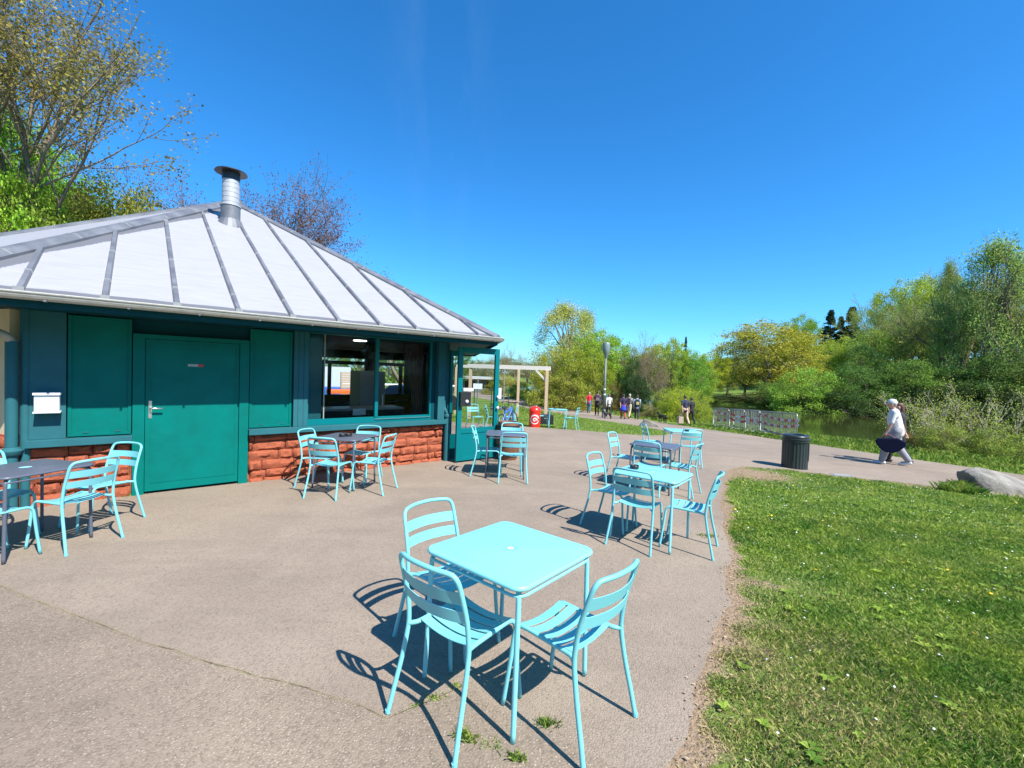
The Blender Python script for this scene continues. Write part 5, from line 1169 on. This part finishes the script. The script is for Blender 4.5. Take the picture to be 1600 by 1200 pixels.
# ------------------------------------------------------------------ trees and bushes
def leaf_quads(C, size, n, sigma, zs=.7, droop=0, elong=1.):
    k = len(C); idx = rng.integers(0, k, n); P = C[idx]+rng.normal(0, 1, (n, 3))*sigma*np.array([1, 1, zs])
    a = rng.normal(0, 1, (n, 3)); 
    if droop: a[:, 2] -= droop
    a /= np.linalg.norm(a, axis=1)[:, None]; b = rng.normal(0, 1, (n, 3)); b -= a*np.sum(a*b, 1)[:, None]; b /= np.linalg.norm(b, axis=1)[:, None]
    s = size*rng.uniform(.55, 1.25, n)[:, None]
    V = np.stack([P-a*s*elong*.5, P+b*s*.32, P+a*s*elong*.5, P-b*s*.32], 1); return V.reshape(-1, 3)
def clump_tree(seed, Hh_, W_, nclump, nleaf, lsize, sigma, trunk_h=.25, shape='round', gap=.3, limbs=9, trunk_r=.17, zs=.7, droop=0, elong=1., minr=.35, twigs=True, stems=1):
    rs = np.random.default_rng(seed); C = []
    h0 = Hh_*trunk_h
    while len(C) < nclump:
        u = rs.uniform(-1, 1, 3)
        if shape == 'round':
            r = np.linalg.norm(u)
            if r > 1 or r < minr: continue
            z = h0+(Hh_-h0)*(.5+.5*u[2]); x, y = u[0]*W_/2, u[1]*W_/2
        elif shape == 'cone':
            f = rs.uniform(0, 1); rr = (1-f)**.75*W_/2*(.72+.34*((f*13+.3*math.sin(f*40)) % 1.)); a = rs.uniform(0, 2*math.pi); q = math.sqrt(rs.uniform(.15, 1)); x, y = rr*q*math.cos(a), rr*q*math.sin(a); z = h0+(Hh_-h0)*f*1.0
        elif shape == 'tall':
            f = rs.uniform(0, 1); rr = W_/2*(math.sin(math.pi*min(1, .18+f*.80))**.7); a = rs.uniform(0, 2*math.pi); q = math.sqrt(rs.uniform(.05, 1)); x, y = rr*q*math.cos(a), rr*q*math.sin(a); z = h0+(Hh_-h0)*f
        elif shape == 'dome':
            r = np.linalg.norm(u)
            if r > 1 or r < minr: continue
            z = Hh_*abs(u[2]); x, y = u[0]*W_/2, u[1]*W_/2
        nv = noise.noise(Vector((x, y, z))*(3.2/W_)+Vector((seed*7.7, 0, 0)))
        if nv < -.45+gap: continue
        k = 1+.28*noise.noise(Vector((x, y, z))*(1.6/W_)*2+Vector((0, seed*3.3, 0)))
        C.append((x*k, y*k, h0+(z-h0)*(.94+.12*(k-1)*2)))
    C = np.array(C)
    b = MB(); P = []
    top = Hh_*(.86 if shape in ('cone', 'tall') else .62)
    for s_ in range(stems):
        ox, oy = (0, 0) if stems == 1 else (rs.uniform(-.2, .2)*W_*.3, rs.uniform(-.2, .2)*W_*.3)
        tp = [(ox+noise.noise(Vector((0, seed+s_*5, i*.4)))*.35*(i/8)+ox*i/6, oy+noise.noise(Vector((seed+s_*5, 0, i*.4)))*.35*(i/8)+oy*i/6, top*i/8-.3*(i == 0)) for i in range(9)]
        b.tube(tp, [trunk_r*(1.35 if i == 0 else 1)*(1-.09*i)/math.sqrt(stems) for i in range(9)], 7, cap=False); P += tp[2:]
    L = [(Vector(p), trunk_r*.3) for p in P]
    order = rs.permutation(len(C))[:limbs]
    for j in order:
        e = Vector(C[j]); st = min(P[:6], key=lambda p: abs(p[2]-e.z*.55)+.1*random.random()); s0 = Vector(st); mid = s0.lerp(e, .5)+Vector((0, 0, .10*(e-s0).length))+Vector(rs.normal(0, .15, 3)); q3 = s0.lerp(e, .78)+Vector((0, 0, .06*(e-s0).length))+Vector(rs.normal(0, .12, 3))
        pts = crom([s0, mid, q3, e], 3); n = len(pts); b.tube(pts, [trunk_r*.42*(1-.8*i/(n-1)) for i in range(n)], 5, cap=False); L += [(p, .03) for p in pts[3:]]
    if twigs:
        LP = np.array([tuple(p) for p, _ in L])
        for c_ in C[::2]:
            i = int(np.argmin(np.sum((LP-c_)**2, 1)+np.maximum(0, LP[:, 2]-c_[2])*3)); s0 = Vector(LP[i]); e = Vector(c_); m_ = s0.lerp(e, .55)+Vector(rs.normal(0, .08, 3)); b.tube([s0, m_, e], [trunk_r*.13, trunk_r*.09, trunk_r*.03], 3, cap=False)
    tm = b.mesh('trunk', M_bark, smooth=True, fixn=False)
    cmh = quads_mesh('crown', leaf_quads(C, lsize, nleaf, sigma, zs, droop, elong), M_leaf)
    return tm, cmh
def bare_tree(seed, Hh_, W_, lv=5, leafn=9000, lsize=.1, fan=.55, trunk_r=.2, upw=.35, tip=.25, kmax=3):
    rs = random.Random(seed); b = MB(); tips = []
    def br(p, d, L, r, l):
        n = 4; pts = [p]; q = p.copy(); dd = d.copy()
        for i in range(n):
            dd = (dd+Vector((rs.gauss(0, .11), rs.gauss(0, .11), rs.gauss(0, .07)+upw*.14))).normalized(); q = q+dd*(L/n); pts.append(q.copy())
        b.tube(pts, [r*(1-.45*i/n) for i in range(n+1)], 7 if l == 0 else (5 if l < 2 else 3), cap=False)
        if l >= lv-2: tips.extend(pts[1:])
        if l >= lv: return
        k = rs.randint(2, kmax) if l > 0 else 4
        for j in range(k+1):
            f = rs.uniform(.35, 1) if j else 1; i = min(n, max(1, int(round(f*n)))); ax = Vector((rs.gauss(0, 1), rs.gauss(0, 1), rs.gauss(0, .4))).normalized()
            nd = (dd+ax*fan*(rs.uniform(.7, 1.3) if j else .35)).normalized(); nd.z = nd.z*.8+upw*.25; nd.normalize()
            br(pts[i], nd, L*rs.uniform(.62, .85), r*(.62 if j == 0 else .45), l+1)
    br(Vector((0, 0, -.3)), Vector((0, 0, 1)), Hh_*.32, trunk_r, 0)
    V = np.array(b.v); zt = V[:, 2].max(); k = Hh_/zt; wx_ = np.percentile(np.abs(V[:, :2]), 99.5); kx = W_/2/wx_
    b.v = [(v[0]*kx, v[1]*kx, v[2]*k) for v in b.v]; T = np.array([(p.x*kx, p.y*kx, p.z*k) for p in tips])
    tm = b.mesh('trunk', M_bark, smooth=True, fixn=False); cmh = quads_mesh('crown', leaf_quads(T, lsize, leafn, tip, 1), M_leaf); return tm, cmh
PR = {
 'round': clump_tree(1, 10, 8.5, 240, 26000, .165, .30, .18, 'round', .16, 14, .2),
 'round2': clump_tree(2, 10, 8, 170, 21000, .155, .27, .15, 'round', .26, 18, .22),
 'airy': clump_tree(3, 10, 7, 170, 17000, .14, .36, .15, 'round', .36, 14, .16, elong=1.4, minr=.1),
 'willow': clump_tree(4, 18, 8.5, 250, 30000, .15, .42, .05, 'tall', .30, 26, .26, zs=1.7, droop=1.2, elong=1.7, stems=3),
 'bush': clump_tree(5, 5, 7, 170, 22000, .13, .27, .0, 'dome', .12, 14, .09, stems=4),
 'bush2': clump_tree(6, 5, 6, 130, 17000, .11, .27, .0, 'dome', .3, 12, .07, stems=4, elong=1.4, minr=.2),
 'pine': clump_tree(7, 10, 4.6, 420, 26000, .16, .13, .12, 'cone', .0, 8, .16, zs=.35, twigs=False),
 'bare': bare_tree(11, 10, 8, 5, 8000, .07, .6, .14),
 'bud': bare_tree(12, 20, 13, 6, 24000, .11, .72, .62, .3, .14, kmax=2),
 'purple': bare_tree(15, 12, 12, 6, 34000, .095, .62, .18, .5, .14),
}
M_twig = flat('pale_twig_bark', (.42, .36, .28), .85, 0, .3, 5)
def twig_bush(seed):
    rs = random.Random(seed); b = MB(); tips = []
    for s_ in range(11):
        a = rs.uniform(0, 2*math.pi); ti = rs.uniform(.15, 1.0); d = Vector((math.cos(a)*ti, math.sin(a)*ti, 1)).normalized(); L = rs.uniform(1.6, 2.5); p = Vector((math.cos(a)*rs.uniform(0, .5), math.sin(a)*rs.uniform(0, .5), -.1)); pts = [p]
        for i in range(6): d = (d+Vector((rs.gauss(0, .09), rs.gauss(0, .09), rs.gauss(.02, .05)))).normalized(); p = p+d*L/6; pts.append(p.copy())
        b.tube(pts, [.017*(1-.13*i) for i in range(7)], 5, cap=False)
        for j in range(9):
            q = pts[rs.randint(2, 6)]; e = (d+Vector((rs.gauss(0, .7), rs.gauss(0, .7), rs.gauss(.1, .35)))).normalized(); l_ = rs.uniform(.3, .8); m_ = q+e*l_*.5+Vector((0, 0, .03)); en = q+e*l_; b.tube([q, m_, en], [.008, .006, .003], 3, cap=False); tips += [m_, en]
            for k in range(2): e2 = (e+Vector((rs.gauss(0, .5), rs.gauss(0, .5), rs.gauss(0, .4)))).normalized(); b.tube([m_, m_+e2*l_*.5], [.005, .002], 3, cap=False); tips.append(m_+e2*l_*.5)
    tm = b.mesh('stems', M_twig, smooth=True, fixn=False); return tm, quads_mesh('leaves', leaf_quads(np.array([tuple(t_) for t_ in tips]), .055, 3200, .12, 1), M_leaf)
PR['twig'] = twig_bush(5)
PH = {'twig': 2.4, 'round': 10, 'round2': 10, 'airy': 10, 'willow': 18, 'bush': 5, 'bush2': 5, 'pine': 10, 'bare': 10, 'bud': 20, 'purple': 12}
PW = {'twig': 3.6, 'round': 8.5, 'round2': 8, 'airy': 7, 'willow': 8.5, 'bush': 7, 'bush2': 6, 'pine': 4.6, 'bare': 8, 'bud': 13, 'purple': 12}
tree_no = [0]
def tree(kind, px_, Y, top, wpx, colr, label, group=None, name='tree', cat='tree', zbase=None, rot=None):
    p = at(px_, Y); z0 = gt(p.x, p.y) if zbase is None else zbase; zt = zpx(px_, top, Y); h = max(.6, zt-z0); w = wpx/F*Y
    tree_no[0] += 1
    o = empty(name, (p.x, p.y, z0-.05), rot if rot is not None else tree_no[0]*2.4, label, cat, group); o.scale = (w/PW[kind], w/PW[kind], h/PH[kind])
    a = link('trunk', PR[kind][0], o); c_ = link('crown', PR[kind][1], o); c_.color = (colr[0]*1.52, colr[1]*1.62, colr[2]*1.35, 1); return o
OL = (.235, .215, .045); BG = (.15, .24, .028); YG = (.27, .30, .035); MG = (.10, .17, .03); DG = (.035, .07, .022); WG = (.19, .235, .055); BR = (.20, .13, .07); GG = (.13, .18, .05)
# left, behind the pavilion
tree('bud', 66, 23, -140, 560, (.20, .155, .045), 'tall budding tree with dark limbs at the top left', zbase=-.4, rot=.4)
tree('round2', 10, 32, 125, 250, (.16, .27, .03), 'bright green tree at the left edge behind the budding tree', zbase=-.4)
tree('round', -60, 30, 200, 260, (.14, .25, .03), 'bright green tree just outside the left edge', zbase=-.4)
tree('airy', 200, 27, 268, 170, (.17, .17, .03), 'olive green tree low behind the roof, left of the chimney', zbase=-.4)
tree('round2', 110, 29, 275, 170, (.16, .18, .03), 'olive tree under the budding tree behind the roof', zbase=-.4)
tree('round', 60, 35, 235, 180, (.12, .22, .03), 'deep green tree behind the left roof slope', zbase=-.4)
tree('purple', 400, 30, 235, 300, (.13, .07, .075), 'bare purplish tree behind the chimney', zbase=-.4)
tree('purple', 320, 31, 262, 300, (.13, .07, .075), 'bare tree left of the chimney', zbase=-.4)
tree('round', 330, 36, 380, 160, MG, 'green tree hidden low behind the roof', zbase=-.4)
for px_, Y, tp, w in ((500, 40, 520, 90), (560, 44, 515, 90), (615, 38, 520, 80), (665, 45, 525, 80), (710, 50, 540, 60)):
    tree('round2', px_, Y, tp, w, (.10, .16, .03), 'background tree seen through the cafe window', 'trees behind the cafe window', zbase=-.9)
p = pw(627, 20); o = empty('tree', p, 0, 'forked grey trunk seen through the right window pane', 'tree')
MB().tube([(0, 0, -.2), (.03, 0, 1.2), (0, 0, 1.6)], [.2, .15, .14], 8).build('trunk', M_bark, o, smooth=True); MB().tube([(0, 0, 1.5), (-.4, 0, 2.2), (-.7, 0, 3)], [.1, .08, .05], 7).build('limb', M_bark, o, smooth=True); MB().tube([(0, 0, 1.5), (.4, 0, 2.1), (.8, 0, 3)], [.11, .08, .05], 7).build('limb', M_bark, o, smooth=True)
tree('round2', -20, 20.5, 140, 190, (.17, .28, .025), 'bright fresh green tree at the very left edge in front of the budding tree', zbase=-.4)
tree('airy', 40, 21, 262, 130, (.17, .22, .03), 'olive green crown at the foot of the budding tree, left of the roof', zbase=-.4)
# middle
G1 = 'trees beyond the distant path'
for px_, Y, tp, w in ((745, 66, 548, 60), (775, 62, 538, 60), (806, 64, 531, 64), (832, 70, 540, 50)):
    tree('bare', px_, Y, tp, w, (.22, .16, .06), {745: 'leafless brown tree seen above the glass door pane', 775: 'leafless brown tree just right of the roof corner', 806: 'leafless brown tree over the pergola beam', 832: 'leafless brown tree touching the tall pale willow'}[px_], 'leafless brown trees behind the pergola')
tree('bush', 790, 58, 585, 70, OL, 'olive bush under the leafless trees behind the pergola', name='bush', cat='bush'); tree('bush', 812, 50, 596, 46, MG, 'green bush just left of the pale willow', name='bush', cat='bush')
tree('willow', 882, 46, 468, 108, (.32, .31, .10), 'tall pale willow, highest of the trees beyond the path', rot=.3)
tree('willow', 915, 48, 480, 70, (.27, .29, .10), 'slim pale willow top right of the tallest one')
tree('bush2', 862, 41, 532, 80, (.27, .26, .045), 'large olive shrub in front of the tall willow', name='shrub', cat='shrub'); tree('bush', 900, 40, 540, 84, (.23, .24, .035), 'yellow olive shrub left of the lamp post', name='shrub', cat='shrub'); tree('bush2', 885, 38.5, 580, 100, (.22, .21, .04), 'low olive shrub beside the path under the willow', name='shrub', cat='shrub')
tree('round', 942, 44, 509, 106, (.19, .28, .028), 'round bright green tree behind the lamp post')
tree('round2', 925, 41, 540, 70, (.22, .26, .03), 'yellow green tree left of the lamp head')
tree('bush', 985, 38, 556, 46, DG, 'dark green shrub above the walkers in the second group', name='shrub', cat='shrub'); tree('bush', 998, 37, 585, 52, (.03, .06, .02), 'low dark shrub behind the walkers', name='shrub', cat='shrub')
tree('bush2', 962, 38, 592, 36, (.20, .15, .05), 'brownish shrub right of the lamp post', name='shrub', cat='shrub')
tree('bare', 988, 46, 514, 84, BR, 'leafless brown tree right of the bright green tree'); tree('bare', 1018, 43, 518, 80, BR, 'leafless grey tree in the middle above the rock'); tree('bare', 1002, 41, 535, 66, BR, 'thin leafless tree above the dark shrub'); tree('bare', 1032, 40, 560, 40, BR, 'thin leafless sapling by the water')
tree('round2', 1048, 50, 522, 62, (.24, .29, .04), 'yellow green tree right of the leafless trees'); tree('round', 1076, 50, 540, 66, (.14, .24, .035), 'bright green tree left of the pink house'); tree('round2', 1112, 62, 548, 60, (.30, .31, .03), 'yellow green tree above the pink house'); tree('round', 1098, 56, 565, 50, (.20, .27, .035), 'light green tree beside the pink house')
tree('round2', 1030, 54, 530, 80, YG, 'yellow green tree half hidden by the leafless trees')
tree('round', 985, 56, 540, 80, MG, 'green tree filling the gap behind the dark shrub')
tree('round2', 1138, 78, 558, 70, (.22, .22, .05), 'olive tree at the gap between the two tree groups')
tree('pine', 1069, 85, 521, 16, (.03, .05, .03), 'distant dark spire of a conifer above the green trees'); tree('pine', 1119, 95, 540, 10, (.03, .05, .03), 'tiny distant conifer left of the olive tree')
for i, (px_, Y, tp, w, c_) in enumerate(((1062, 31, 598, 64, YG), (1092, 29.5, 606, 52, (.24, .26, .04)), (1040, 34, 604, 50, (.20, .22, .04)), (1075, 33, 600, 60, (.22, .27, .03)))):
    tree('bush2', px_, Y, tp, w, c_, ['wide yellow green waterside bush left of the barriers', 'yellow green bush touching the barriers', 'low waterside bush above the black dog', 'bright bush behind the pair of walkers'][i], name='bush', cat='bush')
tree('bush2', 1015, 33, 628, 36, (.22, .19, .08), 'dry reeds behind the second group of walkers', name='reeds', cat='reeds')
# far bank, right
FB = 'trees on the far bank'
for px_, Y, tp, w, kind, c_, lab in (
    (1200, 62, 496, 150, 'airy', (.27, .24, .035), 'broad olive yellow tree on the far bank'), (1165, 68, 522, 90, 'airy', (.24, .22, .05), 'olive tree at the left end of the far bank'), (1238, 64, 520, 90, 'round2', (.24, .25, .035), 'olive green tree right of the broad one'),
    (1252, 90, 485, 72, 'round', (.16, .24, .03), 'round green tree high behind the olive one'), (1293, 84, 477, 46, 'pine', (.018, .035, .018), 'left dark pine on the hill'), (1326, 82, 472, 58, 'pine', (.018, .03, .02), 'right dark pine on the hill, broader'), (1309, 88, 488, 40, 'pine', (.02, .035, .02), 'lower dark pine between the two tall ones'),
    (1290, 72, 530, 80, 'round2', (.11, .17, .03), 'green tree under the dark pines'), (1318, 66, 520, 70, 'round', (.26, .30, .04), 'yellow flecked tree below the right pine'),
    (1372, 74, 445, 120, 'bud', (.22, .28, .05), 'lower left tree of the high green group'), (1402, 76, 428, 90, 'round2', (.24, .29, .05), 'high green tree left of the tallest willow'), (1440, 74, 420, 92, 'round', (.28, .31, .045), 'highest leafy yellow green tree on the hill'), (1480, 78, 425, 90, 'round2', (.20, .26, .05), 'green tree behind the willows'),
    (1370, 62, 510, 96, 'airy', (.20, .27, .05), 'mid green tree in the middle of the far bank'), (1425, 60, 452, 150, 'bud', (.20, .22, .05), 'tawny green tree in front of the high group'), (1345, 58, 535, 80, 'willow', (.20, .27, .07), 'pale waterside willow left of the walker'), (1465, 56, 470, 110, 'airy', (.19, .20, .06), 'brownish green tree under the tall willow'),
    (1475, 52, 400, 44, 'willow', (.20, .23, .07), 'slim poplar-like tree left of the tallest'), (1545, 47, 366, 120, 'willow', (.22, .27, .08), 'tallest pale green willow near the right edge'), (1508, 50, 405, 190, 'bud', (.20, .26, .07), 'leaning willow beside the tallest one'), (1605, 46, 372, 190, 'bud', (.23, .26, .07), 'tall willow cut by the right edge'), (1570, 52, 440, 110, 'round2', (.22, .22, .045), 'yellow brown tree at the right edge'),
    (1640, 50, 400, 120, 'round', (.16, .2, .04), 'tree just outside the right edge')):
    tree(kind, px_, Y, tp, w, c_, lab, FB)
# leafless leaders poking out of the tallest willows
tree('bare', 1548, 48, 355, 70, (.14, .17, .07), 'thin bare top leaders of the tallest willow', FB); tree('bare', 1590, 50, 372, 60, (.14, .14, .07), 'thin bare tree top at the right edge', FB)
und = [(1140, 63, 617, 60, (.07, .09, .03)), (1180, 61, 612, 80, (.09, .09, .04)), (1218, 58, 596, 70, (.11, .16, .035)), (1262, 53, 572, 96, (.20, .29, .045)), (1300, 52, 592, 90, (.08, .14, .03)), (1345, 52, 570, 90, (.08, .14, .03)), (1395, 52, 565, 100, (.06, .11, .025)), (1430, 50, 560, 90, (.12, .19, .035)), (1480, 50, 570, 110, (.05, .10, .025)), (1530, 48, 560, 110, (.08, .13, .03)), (1580, 47, 545, 110, (.08, .12, .03)), (1620, 46, 560, 100, (.13, .18, .03)), (1235, 56, 615, 60, (.04, .06, .02)), (1325, 50, 610, 90, (.035, .06, .018)), (1450, 48, 600, 120, (.025, .045, .015)), (1550, 46, 595, 130, (.03, .05, .015))]  # waterline entries at the end carry the darkest leaf colours
ul = ['first low waterside bush from the left on the far bank', 'brownish waterside bush under the olive tree', 'green bush under the broad olive tree', 'bright green overhanging bush in the middle of the far bank', 'green bush right of the bright one', 'dark green bush left of the walker in white', 'dark bush above the white cap', 'bright bush right of the walker', 'dark bush behind the near twiggy bush', 'green bush under the tallest willow', 'green bush near the right edge', 'bush cut by the right edge', 'low dark bush at the waterline under the olive tree', 'low dark bush at the waterline in the middle', 'very dark bush at the waterline right of the walker', 'very dark waterline bush near the right edge']
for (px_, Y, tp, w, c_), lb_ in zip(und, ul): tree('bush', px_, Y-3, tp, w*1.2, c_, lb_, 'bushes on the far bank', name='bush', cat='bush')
# distant row that closes the horizon
for i in range(24):
    px_ = 660+i*41; tree(random.choice(['round', 'round2']), px_, 105+10*math.sin(i*2.1), (562 if px_ < 1150 else 548-(px_-1150)*.16)+6*math.sin(i*1.7), 74, random.choice([(.13, .16, .05), (.16, .16, .055), (.11, .15, .05)]), 'distant tree in the soft green row on the skyline', 'distant trees on the skyline')
for i in range(15):                               # unseen park trees behind the photographer, added to darken pane reflections and fill light
    a = R(98+i*12.5); d_ = 34+6*math.sin(i*2.3); o = empty('tree', (math.sin(a)*d_, math.cos(a)*d_, -.5), i*1.9, 'unseen park tree opposite the cafe, added to darken the window reflections', 'tree', 'unseen trees on the side of the terrace opposite the cafe')
    k_ = ('round', 'round2')[i % 2]; o.scale = (1.15, 1.15, 1.2+.15*math.sin(i*3.1)); link('trunk', PR[k_][0], o); c_ = link('crown', PR[k_][1], o); c_.color = (.14, .20, .03, 1)
# near twiggy bush on the bank
for (px_, Y, tp, w, kind, c_, lb_) in ((1452, 15.6, 612, 130, 'twig', (.27, .28, .07), 'sparse twiggy bush on the bank right behind the walker'), (1525, 15, 604, 150, 'twig', (.25, .28, .06), 'larger twiggy bush with pale stems, right of the walker'), (1590, 14.6, 618, 150, 'twig', (.25, .28, .07), 'twiggy bush at the right edge of the picture'), (1480, 14.9, 655, 90, 'bush2', (.22, .25, .06), 'low leafy growth under the twiggy bushes'), (1560, 14.4, 662, 90, 'bush2', (.20, .24, .05), 'low leafy bush near the right edge on the bank'), (1428, 15.6, 672, 34, 'bush2', (.30, .17, .06), 'small rusty shrub right behind the walker')):
    tree(kind, px_, Y, tp, w, c_, lb_, name='bush', cat='bush')
# houses between the trees
def house(px_, Y, w, h, mat_w, mat_r, label):
    p = at(px_, Y); z = gt(p.x, p.y); o = empty('house', (p.x, p.y, z), .3, label, 'house')
    MB().box((-w/2, 0, 0), (w/2, 5, h)).build('wall', mat_w, o); MB().prism([(-w/2-.3, -.3, h), (w/2+.3, -.3, h), (0, -.3, h+w*.32)], (0, 5.6, 0)).build('roof', mat_r, o)
    for x in (-w*.25, w*.25): MB().box((x-.4, -.03, h*.45), (x+.4, .01, h*.8)).build('window', M_inner, o)
M_tile = flat('orange_roof_tiles', (.42, .14, .07), .8); M_brick = flat('pink_brick', (.42, .2, .16), .85)
p = at(1105, 70); p = at(1105, 100); house(1105, 100, 3.4, zpx(1105, 603, 100)-gt(p.x, p.y), M_brick, M_tile, 'small pink brick house between the far trees'); p = at(1151, 120); house(1152, 120, 2.4, zpx(1151, 606, 120)-gt(p.x, p.y), M_white, M_tile, 'small house with orange roof at the left end of the far bank')
